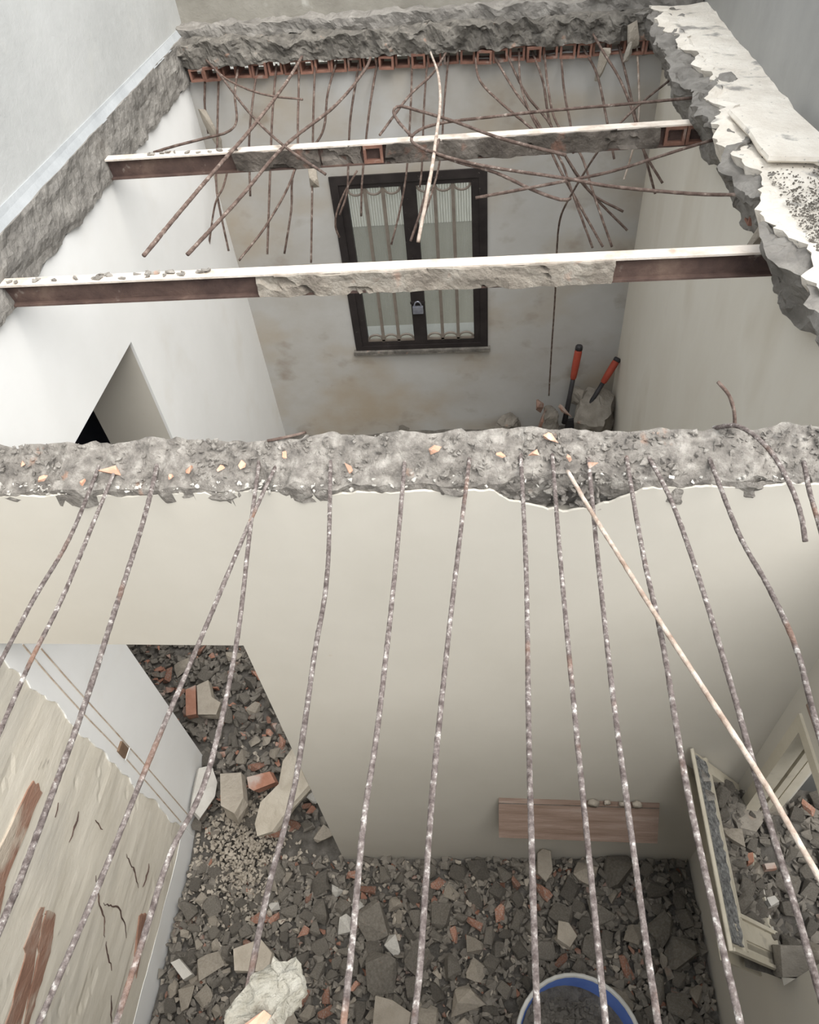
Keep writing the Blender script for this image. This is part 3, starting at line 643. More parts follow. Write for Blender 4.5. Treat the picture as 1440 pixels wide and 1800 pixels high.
bar([at(1413, 812, Z=0.06), at(1425, 870, Z=0.06), at(1445, 940, Z=0.06), at(1480, 1080, Z=0.06)], 0.0058, MT['rebar_near'], 'bar at the extreme right of the partition, leaving the frame', 'short stubs on the partition top', 33)
bar([at(1292, 750, Y=1.86), at(1291, 725, Y=1.87), at(1282, 695, Y=1.88), at(1262, 671, Y=1.9)], 0.0045, MT['rebar'], 'short upright bent stub behind the right end of the partition', 'short stubs on the partition top', 34)
bar([at(470, 775, Y=1.86), at(505, 768, Y=1.87), at(538, 760, Y=1.9)], 0.004, MT['rebar'], 'small loose wire on the back edge of the partition', 'short stubs on the partition top', 35)

# bars hanging from the torn far edge: points (px, py, distance of the bar at that point)
hang = [
 [(357, 128, 5.47), (360, 185, 5.44), (366, 235, 5.4)],
 [(381, 125, 5.47), (383, 190, 5.42), (382, 250, 5.3), (380, 320, 5.2), (386, 365, 5.15), (402, 441, 5.1)],
 [(416, 115, 5.47), (413, 165, 5.3), (416, 212, 5.1), (400, 232, 4.95), (360, 243, 4.8), (310, 256, 4.7), (270, 268, 4.6)],
 [(400, 300, 5.2), (392, 330, 5.15), (378, 360, 5.12), (367, 433, 5.1)],
 [(450, 120, 5.47), (444, 180, 5.4), (438, 250, 5.3), (440, 345, 5.2)],
 [(483, 118, 5.47), (479, 200, 5.35), (475, 300, 5.2), (470, 447, 5.0)],
 [(523, 112, 5.47), (524, 200, 5.3), (518, 298, 5.0), (472, 390, 4.8), (420, 458, 4.6)],
 [(552, 105, 5.47), (551, 200, 5.35), (549, 330, 5.2), (547, 462, 5.0)],
 [(590, 112, 5.47), (576, 165, 5.4), (566, 235, 5.3), (518, 300, 5.1), (512, 370, 5.0), (500, 446, 4.9)],
 [(630, 112, 5.47), (616, 210, 5.4), (612, 300, 5.3), (610, 340, 5.25), (597, 378, 5.2)],
 [(663, 108, 5.47), (650, 190, 5.4), (640, 280, 5.35), (636, 330, 5.3), (635, 380, 5.3)],
 [(628, 300, 5.35), (605, 340, 5.33), (592, 375, 5.3), (590, 400, 5.3), (597, 417, 5.3)],
 [(724, 98, 5.47), (722, 190, 5.4), (715, 300, 5.3), (703, 370, 5.25), (688, 430, 5.2)],
 [(752, 98, 5.47), (746, 180, 5.4), (742, 290, 5.3), (738, 330, 5.25)],
 [(789, 98, 5.47), (781, 180, 5.4), (772, 290, 5.3), (740, 400, 5.1)],
 [(835, 96, 5.47), (843, 140, 5.35), (880, 180, 5.2), (930, 222, 5.05), (975, 262, 4.95)],
 [(863, 94, 5.47), (905, 160, 5.3), (945, 215, 5.1), (980, 290, 4.9), (1010, 345, 4.8), (1060, 434, 4.6)],
 [(888, 94, 5.47), (925, 165, 5.3), (965, 215, 5.15), (995, 275, 5.0), (1040, 340, 4.9), (1103, 405, 4.8)],
 [(913, 92, 5.47), (916, 150, 5.3), (940, 215, 5.1), (985, 280, 4.9), (1005, 335, 4.8), (1042, 436, 4.6)],
 [(935, 92, 5.47), (955, 145, 5.35), (967, 215, 5.2), (1000, 285, 5.0), (1040, 340, 4.9), (1096, 372, 4.8)],
 [(958, 90, 5.47), (963, 150, 5.35), (978, 215, 5.2), (1020, 270, 5.0), (1045, 345, 4.8), (1076, 434, 4.6)],
 [(987, 90, 5.47), (992, 160, 5.35), (1003, 218, 5.2), (1008, 270, 5.1)],
 [(1025, 86, 5.47), (1050, 132, 5.4), (1067, 212, 5.2), (1080, 280, 5.1)],
 [(1040, 58, 5.45), (1060, 90, 5.35), (1090, 140, 5.2), (1112, 195, 5.05), (1132, 265, 4.9), (1165, 322, 4.8)],
 [(1090, 84, 5.47), (1105, 150, 5.35), (1117, 205, 5.2), (1132, 265, 5.1), (1152, 341, 5.0)],
 [(1122, 82, 5.47), (1123, 140, 5.4), (1123, 205, 5.3), (1112, 265, 5.2), (1097, 316, 5.1)],
 [(1165, 90, 5.4), (1188, 140, 5.0), (1223, 206, 4.7)],
]
n_h = 0
for i, pts in enumerate(hang):
    P = [at(x, y, Y=Yy) for x, y, Yy in pts]
    if pts[0][1] < 140: P[0].y = 5.53
    top_ = pts[0][1] < 140
    if top_:
        lab = '%s thin rusty bar from the left hanging below the clay tiles of the far edge' % ORD[n_h]; n_h += 1
        if n_h > 23: n_h = 23
    else: lab = 'loose rusty bar end dangling left of the window' if pts[0][0] < 500 else 'curled rusty wire dangling before the left window leaf'
    o = bar(P, 0.0072 if i != 25 else 0.006, MT['rebar'] if i != 25 else MT['rebar_pale'], lab, 'bars hanging from the torn far edge', 50 + i, 0.15, 0.03, 6)
    if i == 25: o['label'] = 'thin pale orange bar hanging near the right end of the far edge'
    if i == 26: o['label'] = 'short bar slanting down at the right corner of the far edge'
    if i == 23: o['label'] = 'bar with a straight slant from the concrete above the right tiles'
    if i in (0, 7):      # clinging mortar
        c = at(371, 226, Y=5.38) if i == 0 else at(551, 312, Y=5.2)
        k = link('mortar_lump', hull_mesh('mortar_lump', 70 + i, 16, (0.033, 0.028, 0.15 if i == 0 else 0.075), 0.8), MT['rockbeige'], o)
        k.location = c - P[0]; k.rotation_euler = (0, -0.2 if i == 0 else 0.05, 0.3)
# bars lying over the farther beam
ZO = 0.125
over = [
 ([(532, 98), (500, 150), (445, 222), (375, 303), (310, 380), (253, 449)], .0085, 'rebar', 'heavy rusty bar slanting over the farther beam, reaching lowest left'),
 ([(652, 100), (640, 125), (590, 185), (500, 257), (420, 350), (330, 447)], .0078, 'rebar', 'rusty bar slanting over the farther beam to the right of the heavy one'),
 ([(362, 105), (385, 130), (440, 200), (500, 257), (572, 306)], .0065, 'rebar', 'bar slanting right down over the farther beam from the left tiles'),
 ([(785, 92), (760, 130), (720, 168), (668, 237)], .0065, 'rebar', 'thin bar slanting left to the top of the farther beam above the window'),
]
for i, (pts, r, mt, lab) in enumerate(over):
    P = [at(x, y, Z=ZO) for x, y in pts]; P[0] = at(*pts[0], Y=5.5); bar(P, r, MT[mt], lab, 'bars lying over the farther beam', 90 + i, 0.16, 0.02)
bar([at(362, 106, Y=5.5), at(400, 140, Y=5.3), at(460, 165, Y=5.1), at(532, 175, Y=4.95)], .006, MT['rebar'], 'thin bar bowing right below the left tiles, short of the beam', 'bars hanging from the torn far edge', 97, .25, .04)
bar([at(757, 92, Y=5.45), at(770, 130, Z=0.2), at(774, 180, Z=0.2), at(767, 240, Z=0.16), at(757, 310, Z=0.10), at(735, 426, Z=-0.1)], [.0055, .0082], MT['rebar_pale'], 'pale thick bar dropping before the middle of the barred window', 'bars lying over the farther beam', 98)
bar([at(772, 245, Z=0.16), at(757, 305, Z=0.09), at(740, 370, Z=-0.02), at(722, 424, Z=-0.12)], .006, MT['rebar'], 'dark bar end beside the pale thick bar at the window', 'bars lying over the farther beam', 99)
loops = [
 ([(1240, 170, .12), (1100, 183, .13), (960, 195, .14), (850, 207, .14), (790, 214, .14), (745, 225, .14), (724, 241, .14), (735, 257, .14), (800, 283, .12), (870, 303, .10), (935, 333, .08), (985, 351, .06), (1003, 349, .05)], .0068, 'long bar looping back on itself above the window, ending right of it'),
 ([(1340, 342, .14), (1250, 342, .13), (1170, 337, .12), (1070, 327, .12), (990, 313, .12), (870, 295, .12), (800, 280, .13), (750, 264, .15)], .0068, 'long low bar running from the right slab edge to the window loop'),
 ([(724, 240, .15), (700, 213, .16), (692, 195, .17), (704, 187, .17), (740, 196, .16), (800, 214, .15), (880, 243, .14), (995, 273, .13)], .0072, 'bar with a narrow hairpin bend above the left window leaf'),
 ([(1285, 237, .13), (1200, 262, .12), (1080, 300, .12), (980, 321, .11), (900, 336, .10), (836, 348, .09)], .0065, 'bar slanting from the right slab edge down to the window frame'),
]
for i, (pts, r, lab) in enumerate(loops): bar([at(x, y, Z=z) for x, y, z in pts], r, MT['rebar'], lab, 'bent bars sprung from the right slab edge', 110 + i, .15, .02)
bar([at(1198, 125, Y=4.9), at(1135, 175, Y=4.6), at(1093, 214, Y=4.45), at(1050, 268, Y=4.4), at(1003, 345, Y=4.5), at(985, 385, Y=4.6), at(979, 440, Y=4.75), at(976, 520, Y=4.9), at(970, 610, Y=5.1), at(965, 695, Y=5.25)], .0058, MT['rebar'], 'very long thin bar hanging straight down to the debris by the red handles', 'bent bars sprung from the right slab edge', 120, .2, .04)

# ================================================================== THINGS IN THE ROOMS
# ---- bolt cutter in the far right corner
bc = empty('bolt_cutter', at(1000, 760, Y=5.2)); tag(bc, 'bolt cutter with two red-gripped black handles standing in the far corner debris', 'bolt cutter')
o0 = bc.location
for (a, e) in (((1019, 607), (995, 730)), ((1087, 629), (1030, 722))):
    A = at(*a, Y=5.36 if a[0] < 1050 else 5.43); E_ = at(*e, Y=5.25); d = (E_ - A)
    h = MB().tube([A + d * t - o0 for t in (0.44, 0.7, 1.0, 1.12)], [0.019, 0.019, 0.023, 0.025], 10).build('handle', MT['darkgrip'], bc, True)
    MB().tube([A + d * t - o0 for t in (0.05, 0.09, 0.3, 0.44, 0.47)], [0.026, 0.031, 0.030, 0.026, 0.018], 10).build('grip', MT['redgrip'], h, True)
    MB().tube([A + d * t - o0 for t in (0.0, 0.015, 0.06)], [0.024, 0.030, 0.031], 10).build('end_cap', MT['darkgrip'], h, True)
MB().obox(at(1004, 748, Y=5.24) - o0, (0.05, 0, 0.01), (0, 0.015, 0), (0, 0, 0.07)).build('jaw', MT['darkgrip'], bc)

# ---- board on the partition with pebbles on its top edge
xl, xr, zt = 1.972, 2.753, -2.195
pb, pf = Vector((0, YP - 0.004, zt)), Vector((0, 1.612, -2.385))
mv = Vector(((xl + xr) / 2, 0, 0)); dv = pf - pb; up_ = Vector((0, dv.z, -dv.y)).normalized(); up_ = up_ if up_.z > 0 else -up_
bd = tag(MB().obox(mv + (pb + pf) / 2 - up_ * 0.011, ((xr - xl) / 2, 0, -0.003), dv / 2, up_ * 0.011).build('shelf_board', MT['wood']), 'brown dusty shelf board drooping from the cream partition above the rubble', 'shelf board')
MB().obox(mv + pb + dv * 0.12 + up_ * 0.001, ((xr - xl) / 2, 0, -0.003), dv * 0.006, up_ * 0.001).build('board_shadow', MT['dirt'], bd)  # dark strip drawn as the shadow line where the board meets the wall
for i, (px, py, r) in enumerate(((1047, 1402, 0.032), (1071, 1404, 0.021), (1100, 1404, 0.024), (1124, 1405, 0.03))):
    c = at(px, py, Y=YP - 0.02)
    o = link('pebble', hull_mesh('pebble', 400 + i, 22, (r, r * 0.6, r * 0.85), 0.2), MT['rockbeige'], None, True); o.location = (c.x, YP - r * 0.62, zt + r * 0.45)
    tag(o, '%s pebble from the left on the top edge of the brown board' % ORD[i], 'pebble', 'pebbles on the board')

# ---- blue tub half full of debris at the lower edge
tc = at(1020, 1842, Z=-2.82); R0 = 0.305
def lathe(prof, n=40):
    vs = []; fs = []; k = len(prof)
    for i in range(n):
        q = 2 * math.pi * i / n
        for (r, z) in prof: vs.append((r * math.cos(q), r * math.sin(q), z))
    for i in range(n):
        for j in range(k - 1): a = i * k + j; c = ((i + 1) % n) * k + j; fs.append((a, c, c + 1, a + 1))
    return mesh('lathe', vs, fs)
tub = empty('rubble_tub', (tc.x, tc.y, -3.2)); tag(tub, 'round blue tub with a whitish rim, full of debris on the near rubble', 'tub')
link('tub_body', lathe([(0.0, 0.0), (0.25, 0.0), (R0 - 0.01, 0.37), (R0 - 0.022, 0.37), (0.24, 0.02), (0.0, 0.02)]), MT['bluetub'], tub, True)
link('rim', lathe([(R0 - 0.022, 0.36), (R0 - 0.018, 0.385), (R0 - 0.002, 0.385), (R0 + 0.002, 0.36), (R0 - 0.022, 0.36)]), MT['whitetub'], tub, True)
b = MB(); R = random.Random(9)
b.add([(0.278 * math.cos(2 * math.pi * i / 24), 0.278 * math.sin(2 * math.pi * i / 24), 0.35 - 0.13 * max(0, math.cos(2 * math.pi * i / 24 - 0.9))) for i in range(24)] + [(-0.05, 0, 0.33)], [(i, (i + 1) % 24, 24) for i in range(24)])
for i in range(260):
    q = R.uniform(0, 6.28); rr = 0.26 * math.sqrt(R.random()); x, y = rr * math.cos(q), rr * math.sin(q)
    if x > 0.05 and R.random() < 0.4: continue
    s = R.uniform(0.008, 0.026); bm = hull(i, 9, (s, s * R.uniform(.6, 1), s * R.uniform(.5, .9))); bm.verts.ensure_lookup_table()
    cc = Vector((x, y, 0.36 - 0.13 * max(0, x * .62 + y * .78) / 0.25 - 0.02 * rr)); b.add([v.co + cc for v in bm.verts], [[v.index for v in f.verts] for f in bm.faces]); bm.free()
tag(b.build('tub_debris', MT['dirt']), 'dark fine debris filling the blue tub', 'debris', kind='stuff').location = tub.location

# ---- pale concrete lump stuck on a bar near the camera
def lf(c, dims, amp, sc, seed):
    def f(p):
        q = Vector(((p.x) / 1, p.y, p.z)); q = q.normalized() * 0.62 + q * 0.38
        q = Vector((q.x * dims[0], q.y * dims[1], q.z * dims[2])); return q + nv(q + Vector((seed, 0, 0)), sc, amp, 4)
    return f
c = at(468, 1762, Z=0.045)
lump = rough_box('concrete_lump', MT['lump'], (-1, -1, -1), (1, 1, 1), 0.11, lf(c, (0.038, 0.068, 0.036), 0.016, 30, 3), None)
lump.location = c; lump.rotation_euler = (0, 0, -0.75)
tag(lump, 'pale sunlit concrete lump with a clay chip, stuck on a bar at the lower edge', 'concrete lump')
o = link('clay_chip', hull_mesh('clay_chip', 5, 14, (0.02, 0.042, 0.016), 0.9), MT['brickhot'], lump); o.location = (0.016, -0.040, 0.030); o.rotation_euler = (0.1, 0.1, 0.2)
mw = lump

# ---- flat broken pieces with an outline of their own
def plate(name, label, cat, pts, z0, tilt, th_, mat, group=None, bumpy=0.0):
    """pts: outline (px, py); plane through z0 at the first point, tilt = rise per metre in x and y"""
    c0 = at(*pts[0], Z=z0); P = []
    for (x, y) in pts:
        p = at(x, y, Z=z0)
        for _ in range(4):
            z = z0 + tilt[0] * (p.x - c0.x) + tilt[1] * (p.y - c0.y); p = at(x, y, Z=z)
        P.append(p)
    c = sum(P, Vector()) / len(P); nrm_ = Vector((-tilt[0], -tilt[1], 1)).normalized(); n = len(P)
    b = MB(); top = [p - c for p in P]; mid_ = [(p * 1.02 - nrm_ * th_ * 0.5 + Vector((rnd.uniform(-1, 1), rnd.uniform(-1, 1), 0)) * th_ * 0.12) for p in top]; bot = [p * 0.93 - nrm_ * th_ for p in top]
    b.add(top + mid_ + bot, [tuple(range(n)), tuple(range(3 * n - 1, 2 * n - 1, -1))] + [(k * n + i, k * n + n + i, k * n + n + (i + 1) % n, k * n + (i + 1) % n) for k in (0, 1) for i in range(n)])
    o = b.build(name, mat); o.location = c
    return tag(o, label, cat, group)
plate('plaster_slab', 'large cream plaster slab leaning in the opening against the partition corner', 'plaster slab', [(497, 1338), (513, 1316), (523, 1322), (528, 1350), (542, 1381), (508, 1420), (478, 1462), (452, 1470), (448, 1448), (458, 1410), (490, 1378)], -2.80, (0.55, 0.15), 0.06, MT['rockcream'])
plate('plaster_chunk', 'pale grey plaster chunk leaning at the foot of the white wall', 'plaster chunk', [(350, 1350), (372, 1345), (382, 1375), (378, 1400), (352, 1438), (335, 1420), (342, 1385)], -3.02, (-0.5, 0.1), 0.07, MT['rockwhite'])
plate('mortar_block', 'square brown mortar block lying in the middle of the opening', 'mortar block', [(387, 1360), (424, 1358), (428, 1402), (412, 1430), (388, 1416)], -3.0, (0.1, -0.3), 0.12, MT['rockbeige'])
plate('brick_block', 'pinkish broken block beside the leaning plaster slab', 'brick block', [(434, 1366), (474, 1356), (484, 1375), (446, 1390), (437, 1385)], -2.98, (0.1, 0.2), 0.09, MT['brick'])
plate('brick_block', 'long red clay block with a grey face, far inside the opening', 'brick block', [(326, 1212), (344, 1204), (345, 1255), (327, 1258)], -3.02, (0.0, 0.1), 0.10, MT['brick'])
plate('concrete_chunk', 'big grey block joined to the long red clay one', 'concrete chunk', [(346, 1205), (366, 1195), (372, 1225), (388, 1235), (380, 1256), (348, 1256)], -3.0, (0.0, 0.1), 0.10, MT['rockbeige'])
plate('concrete_chunk', 'large flat beige chunk on the near rubble, above the pale lump', 'concrete chunk', [(410, 1668), (458, 1650), (478, 1675), (470, 1708), (412, 1706)], -3.08, (0.05, -0.05), 0.06, MT['rockbeige'])
plate('concrete_chunk', 'large flat beige chunk at the lower edge, between two middle bars', 'concrete chunk', [(660, 1750), (690, 1758), (722, 1780), (718, 1805), (655, 1805)], -3.0, (0.05, 0.0), 0.06, MT['rockbeige'])
plate('concrete_chunk', 'small square block lying left above the pale lump', 'concrete chunk', [(300, 1692), (315, 1685), (338, 1712), (322, 1722)], -3.14, (0.05, 0.0), 0.06, MT['rockwhite'])
plate('concrete_chunk', 'rounded brown chunk lying against the partition under the board', 'concrete chunk', [(945, 1500), (955, 1492), (968, 1496), (972, 1530), (960, 1550), (946, 1535)], -2.93, (0, 0.4), 0.08, MT['rockbeige'])
plate('concrete_chunk', 'pale pointed chunk in the rubble between the third and fourth middle bars', 'concrete chunk', [(982, 1618), (1000, 1622), (1015, 1645), (1002, 1665), (980, 1650)], -2.98, (0, 0), 0.06, MT['rockbeige'])
plate('concrete_block', 'square grey concrete block lying on the sill of the side window', 'concrete block', [(1372, 1662), (1420, 1662), (1425, 1700), (1418, 1716), (1376, 1718)], -1.80, (0.0, 0.25), 0.11, MT['rock'])
plate('concrete_chunk', 'flat purple-grey slab outside the side window near its far corner', 'concrete chunk', [(1293, 1425), (1318, 1404), (1342, 1412), (1345, 1440), (1330, 1462), (1302, 1455)], -1.90, (-0.3, -0.1), 0.06, MT['rock'])
plate('concrete_chunk', 'dark chunk wedged in the far corner of the side window', 'concrete chunk', [(1305, 1392), (1322, 1374), (1345, 1380), (1352, 1398), (1320, 1400)], -1.88, (0, 0), 0.08, MT['rock'])
plate('brick_fragment', 'bright red clay chip on the rubble outside the side window', 'brick fragment', [(1312, 1500), (1324, 1498), (1326, 1514), (1316, 1518)], -1.90, (0, 0), 0.05, MT['brick'])
plate('brick_fragment', 'flat red clay piece outside the side window, right of the bright chip', 'brick fragment', [(1344, 1518), (1362, 1516), (1366, 1526), (1348, 1528)], -1.90, (0, 0), 0.04, MT['brick'])
plate('plaster_chunk', 'small white chunk in the rubble outside the side window', 'plaster chunk', [(1348, 1578), (1362, 1574), (1370, 1584), (1356, 1593)], -1.90, (0, 0), 0.05, MT['rockwhite'])
# corner debris in the far room
def clod(name, label, cat, px, py, Y, dims, mat, seed, rot=0, amp=0.03, sc=9):
    o = rough_box(name, mat, (-1, -1, -1), (1, 1, 1), 0.2, lf(None, dims, amp, sc, seed)); o.location = at(px, py, Y=Y); o.rotation_euler = (0, rot, seed)
    return tag(o, label, cat)
clod('concrete_clod', 'big dark grey concrete clod piled in the far right corner', 'concrete clod', 1045, 735, 5.33, (0.22, 0.16, 0.26), MT['rock'], 1.2, -0.4)
clod('concrete_clod', 'smaller grey clod behind the left red handle', 'concrete clod', 1016, 695, 5.40, (0.07, 0.06, 0.09), MT['rock'], 2.6)
clod('concrete_clod', 'rounded dark chunk at the foot of the far wall below the window', 'concrete clod', 893, 752, 5.43, (0.11, 0.09, 0.12), MT['rock'], 4.1)
for i, (px, py, dims, rot, lab) in enumerate(((946, 715, (0.05, 0.04, 0.06), 0.4, 'ragged orange clay piece on top of the corner debris'), (952, 742, (0.035, 0.05, 0.12), 0.1, 'upright orange clay piece at the left of the corner debris'), (992, 722, (0.02, 0.03, 0.10), -0.6, 'thin slanting clay shard beside the left red handle'))):
    o = link('brick_fragment', hull_mesh('brick_fragment', 90 + i, 14, dims, 0.8), MT['brick']); o.location = at(px, py, Y=5.2); o.rotation_euler = (0.1, rot, 0.3); tag(o, lab, 'brick fragment')
clod('mortar_clod', 'crumbly mortar clod between the clay pieces of the corner debris', 'mortar clod', 968, 745, 5.2, (0.09, 0.07, 0.16), MT['rock'], 7.7)

# ---- screed plates and hanging flakes on the right slab edge
plate('screed_plate', 'large cream screed plate lifted on the right slab top', 'screed plate', [(1283, 192), (1330, 178), (1385, 182), (1440, 232), (1470, 290), (1440, 276), (1352, 274), (1335, 255), (1318, 228)], 0.245, (0, 0), 0.03, MT['screed'])
for i, (px, py, Y, dims, rot, lab) in enumerate(((1345, 402, 3.05, (0.035, 0.02, 0.10), 0.25, 'grey plaster flake hanging below the right slab edge near the beam end'), (1276, 205, 4.3, (0.03, 0.02, 0.08), 0.2, 'plaster flake hanging from the right slab edge behind the farther beam'), (1056, 112, 5.42, (0.045, 0.02, 0.10), 0.25, 'wide mortar flake hanging in front of the right clay tiles'), (1113, 62, 5.45, (0.04, 0.02, 0.09), -0.2, 'pale mortar flake stuck above the right clay tiles'), (1104, 92, 5.42, (0.025, 0.02, 0.06), 0.3, 'small dark flake hanging beside the right clay tiles'), (1362, 350, 3.15, (0.05, 0.04, 0.04), 0.3, 'round pale mortar knob on the right slab edge'))):
    o = link('plaster_flake', hull_mesh('plaster_flake', 120 + i, 14, dims, 0.5), MT['rockbeige' if i != 4 else 'rock']); o.location = at(px, py, Y=Y); o.rotation_euler = (0.1, rot, 0.4); tag(o, lab, 'plaster flake')

# ---- crumbs and clay bits along the partition top
frag = [(192, 830, .030), (335, 826, .024), (388, 822, .014), (425, 818, .018), (75, 842, .018), (40, 815, .014), (300, 838, .014), (500, 800, .014), (612, 820, .020), (765, 788, .022), (880, 800, .014), (938, 798, .018), (966, 770, .024), (1000, 803, .018), (1042, 816, .016), (145, 848, .014)]
frag.sort()
for i, (px, py, r) in enumerate(frag):
    o = link('brick_fragment', hull_mesh('brick_fragment', 150 + i, 11, (r, r * 0.5, r * 0.5), 0.8), MT['brickhot']); o.location = at(px, py, Z=0.06 + 0.045 * max(0, (840 - py) / 70)); o.rotation_euler = (rnd.uniform(-.3, .3), rnd.uniform(-.3, .3), rnd.uniform(0, 3))
    tag(o, '%s orange clay fragment from the left on the partition top' % ORD[i], 'brick fragment', 'clay fragments on the partition top')
def crumbs(name, label, n, place, size, mat, seed):
    b = MB(); R = random.Random(seed)
    base = [hull(seed * 50 + i, 9) for i in range(8)]
    for h in base: h.verts.ensure_lookup_table()
    for i in range(n):
        p = place(R)
        if p is None: continue
        s = size(R); h = R.choice(base); M_ = Matrix.Rotation(R.uniform(0, 6.28), 3, 'Z') @ Matrix.Rotation(R.uniform(0, 3), 3, 'X')
        S = Vector((s, s * R.uniform(.5, 1), s * R.uniform(.4, .8)))
        b.add([Vector(p) + M_ @ Vector((v.co.x * S.x, v.co.y * S.y, v.co.z * S.z)) for v in h.verts], [[v.index for v in f.verts] for f in h.faces])
    for h in base: h.free()
    return tag(b.build(name, mat, None, False, False), label, 'crumbs', kind='stuff')
def ontop(R):
    x = R.uniform(-0.02, W + 0.05); f = R.random(); y = YP + 0.01 + (YB - YP - 0.02) * f
    if fbm((x * 3, 1, 1), 3) < -0.15 and R.random() < .6: return None
    return (x, y, 0.108 - 0.083 * (1 - f) + 0.016 * fbm((x * 4, y * 12, 6), 4))
crumbs('mortar_crumbs', 'loose grey crumbs strewn along the partition top', 1900, ontop, lambda R: R.uniform(0.003, 0.012) * (1.7 if R.random() < .06 else 1), MT['grit'], 3)
crumbs('mortar_crumbs', 'pale plaster crumbs along the front edge of the partition top', 420, lambda R: (R.uniform(0.1, 1.5) if R.random() < .6 else R.uniform(0, W), YP + R.uniform(0.0, 0.03), 0.022 + R.uniform(-0.008, 0.02)), lambda R: R.uniform(0.002, 0.009), MT['rockwhite'], 4)
crumbs('mortar_crumbs', 'grey crumbs lodged in the broken notch of the partition top', 110, lambda R: (2.14 + R.uniform(-.2, .16), YP + R.uniform(0.012, 0.03), R.uniform(-0.08, 0.03)), lambda R: R.uniform(0.006, 0.02), MT['grit'], 5)
crumbs('mortar_crumbs', 'dark grit strewn on the right slab top near the frame edge', 2200, lambda R: (R.uniform(2.98, 3.27), R.gauss(2.75, 0.22), 0.203 + R.uniform(0, .006)), lambda R: R.uniform(0.002, 0.0065), MT['rock'], 6)

# ================================================================== RUBBLE
MATS = ['rock', 'rockbeige', 'brick', 'rockwhite']
KIND = {'rock': ('concrete_chunk', 'grey broken concrete chunk', 'concrete chunk'), 'rockbeige': ('mortar_chunk', 'beige broken mortar chunk', 'mortar chunk'), 'brick': ('brick_fragment', 'red broken clay fragment', 'brick fragment'), 'rockwhite': ('plaster_chunk', 'whitish broken plaster chunk', 'plaster chunk')}
bases = {}
for mt in MATS:
    L_ = []
    for i in range(7):
        R = random.Random(i * 13 + len(mt)); dm = (1, R.uniform(.6, .95), R.uniform(.4, .75))
        if mt == 'brick': dm = (1, R.uniform(.4, .65), R.uniform(.3, .5))
        me = hull_mesh(KIND[mt][0], 500 + i * 7 + len(mt), 15, dm, 0.72); me.materials.append(MT[mt]); L_.append(me)
    bases[mt] = L_
def heap(where, n, dom, hfun, size, wts, seed, group):
    R = random.Random(seed); placed = []; tries = 0
    while len(placed) < n and tries < n * 60:
        tries += 1; x, y = dom(R); s = size(R, x, y)
        if any((x - a) ** 2 + (y - c) ** 2 < (0.78 * (s + r_)) ** 2 for a, c, r_ in placed): continue
        placed.append((x, y, s)); mt = R.choices(MATS, wts)[0]; nm, lab, cat = KIND[mt]
        o = link(nm, R.choice(bases[mt])); o.location = (x, y, hfun(x, y) + s * R.uniform(-0.15, 0.25)); o.scale = (s, s, s)
        o.rotation_euler = (R.uniform(-.5, .5), R.uniform(-.5, .5), R.uniform(0, 6.28)); tag(o, where(mt, o.location, s), cat, group)
    return placed
SZ = lambda s: 'big' if s > 0.085 else 'fist-sized' if s > 0.062 else 'middling' if s > 0.05 else 'small'
HUE = {'rock': 'grey concrete chunk', 'rockbeige': 'beige mortar chunk', 'brick': 'red clay fragment', 'rockwhite': 'whitish plaster chunk'}
def project(p):
    d = Vector(p) - CAM; z = d.dot(FW); return 720 + FPX * d.dot(RT) / z, 900 - FPX * d.dot(UP) / z
def bar_x(pts, y):
    for (x0, y0), (x1, y1) in zip(pts, pts[1:]):
        if y0 <= y <= y1: return x0 + (x1 - x0) * (y - y0) / (y1 - y0)
    return pts[-1][0]
FLOORBARS = [near[i][0] for i in (3, 5, 6, 7, 8, 9, 10, 11)]
def whereA(mt, p, s):
    x, y = project(p); k = sum(1 for b_ in FLOORBARS if bar_x(b_, y) < x)
    row = 'against the partition' if y < 1540 else 'just off the partition' if y < 1590 else 'in the upper rubble' if y < 1640 else 'in the middle rubble' if y < 1690 else 'in the lower rubble' if y < 1745 else 'at the lower frame edge'
    col = 'by the left wall' if k == 0 else 'by the right wall' if k == 8 else 'right of the %s bar' % ['', 'opening', 'lump-ended', 'left middle', 'pale middle', 'board-left', 'board-middle', 'board-right'][k]
    return '%s %s %s, %s' % (SZ(s), HUE[mt], row, col)
def whereB(mt, p, s):
    x, y = project(p); row = 'deep inside the opening' if y < 1220 else 'in the middle of the opening' if y < 1340 else 'near the threshold of the opening'
    col = 'by the white wall' if x < 350 else 'by the partition corner' if x > 450 else 'in its centre'
    return '%s %s %s, %s' % (SZ(s), HUE[mt], row, col)
def whereE(mt, p, s): return '%s %s in the dark side doorway rubble' % (SZ(s), HUE[mt])
def whereD(mt, p, s):
    x, y = project(p); row = 'near the far jamb' if y < 1450 else 'midway along the frame' if y < 1590 else 'near the block on the sill'
    return '%s %s in the side window heap, %s' % ('large' if s > 0.05 else 'middling' if s > 0.04 else 'small', HUE[mt], row)
def whereF(mt, p, s): return '%s %s at the far wall foot, %s' % (SZ(s), HUE[mt], 'left of the window' if p.x < 0.84 else 'under the window' if p.x < 1.96 else 'right of the window')
def domA(R): return R.uniform(0.09, W - 0.09), R.uniform(0.72, YP - 0.07)
def domB(R):
    while True:
        x, y = R.uniform(0.03, 1.5), R.uniform(1.82, 3.75)
        if x < 0.9 + (y - 1.8) * 0.5: return x, y
def domE(R): return R.uniform(-0.95, -0.05), R.uniform(Y0 + 0.1, Y1 - 0.1)
def domD(R): return 2.91 + 0.85 * R.random() ** 1.3, R.uniform(1.05, 1.69)
sA = lambda R, x, y: R.choice((0.042, 0.05, 0.058, 0.066, 0.078, 0.10)) * R.uniform(.85, 1.15) * (0.8 if x < 0.8 else 1)
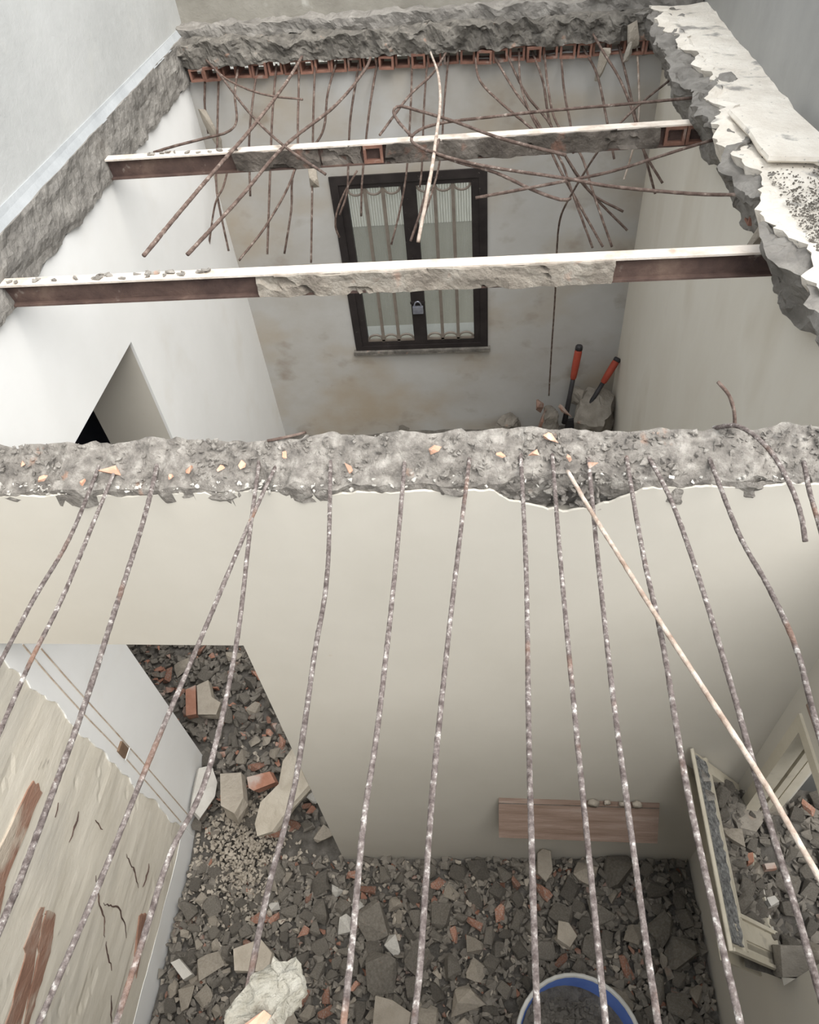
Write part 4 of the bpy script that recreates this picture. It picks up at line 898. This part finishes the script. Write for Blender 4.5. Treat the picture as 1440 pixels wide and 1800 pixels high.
heap(whereA, 250, domA, rh, sA, (0.66, 0.18, 0.14, 0.02), 21, 'rubble on the near room floor')
heap(whereB, 135, domB, rh, lambda R, x, y: R.choice((0.04, 0.05, 0.06, 0.075, 0.095)) * R.uniform(.85, 1.15), (0.5, 0.2, 0.27, 0.03), 22, 'rubble seen through the opening')
heap(whereE, 18, domE, rh, lambda R, x, y: R.uniform(.05, .09), (0.5, 0.15, 0.33, 0.02), 23, 'rubble inside the side doorway')
heap(whereD, 60, domD, rh_side, lambda R, x, y: R.uniform(.028, .06), (0.78, 0.12, 0.08, 0.02), 24, 'rubble outside the side window')
heap(whereF, 14, lambda R: (R.uniform(0.1, W - 0.1), R.uniform(5.0, 5.46)), rh, lambda R, x, y: R.uniform(.04, .09), (0.75, 0.1, 0.15, 0), 25, 'rubble at the foot of the far wall')
def onfloor(dom, h): 
    def f(R):
        x, y = dom(R); return (x, y, h(x, y) + R.uniform(-0.055, -0.005))
    return f
for (lab, n, dom, h, mt, sd_, a, e) in (
    ('small grey stones filling the near room rubble', 4200, lambda R: (R.uniform(0.02, W - 0.02), R.uniform(0.65, YP - 0.01)), rh, 'rock', 31, .012, .040),
    ('small beige stones filling the near room rubble', 900, lambda R: (R.uniform(0.02, W - 0.02), R.uniform(0.65, YP - 0.01)), rh, 'rockbeige', 32, .008, .026),
    ('small red clay bits in the near room rubble', 420, lambda R: (R.uniform(0.02, W - 0.02), R.uniform(0.65, YP - 0.01)), rh, 'brick', 33, .008, .028),
    ('fine pale gravel heaped in the foot of the opening', 1300, lambda R: (min(1.0, max(0.04, R.gauss(0.36, 0.17))), R.gauss(1.74, 0.22)), lambda x, y: rh(x, y) + 0.05 * math.exp(-((x - .36) / .2) ** 2 - ((y - 1.74) / .3) ** 2), 'rockbeige', 34, .008, .024),
    ('small grey stones filling the rubble beyond the opening', 2900, lambda R: (R.uniform(-0.9, 1.5), R.uniform(YB, 3.8)), rh, 'rock', 35, .014, .045),
    ('small red clay bits in the rubble beyond the opening', 420, lambda R: (R.uniform(-0.9, 1.5), R.uniform(YB, 3.8)), rh, 'brick', 36, .014, .045),
    ('small stones filling the rubble outside the side window', 1300, domD, rh_side, 'rock', 37, .010, .032)):
    crumbs('small_rubble', lab, n, onfloor(dom, h), (lambda a, e: lambda R: R.uniform(a, e))(a, e), MT[mt], sd_)
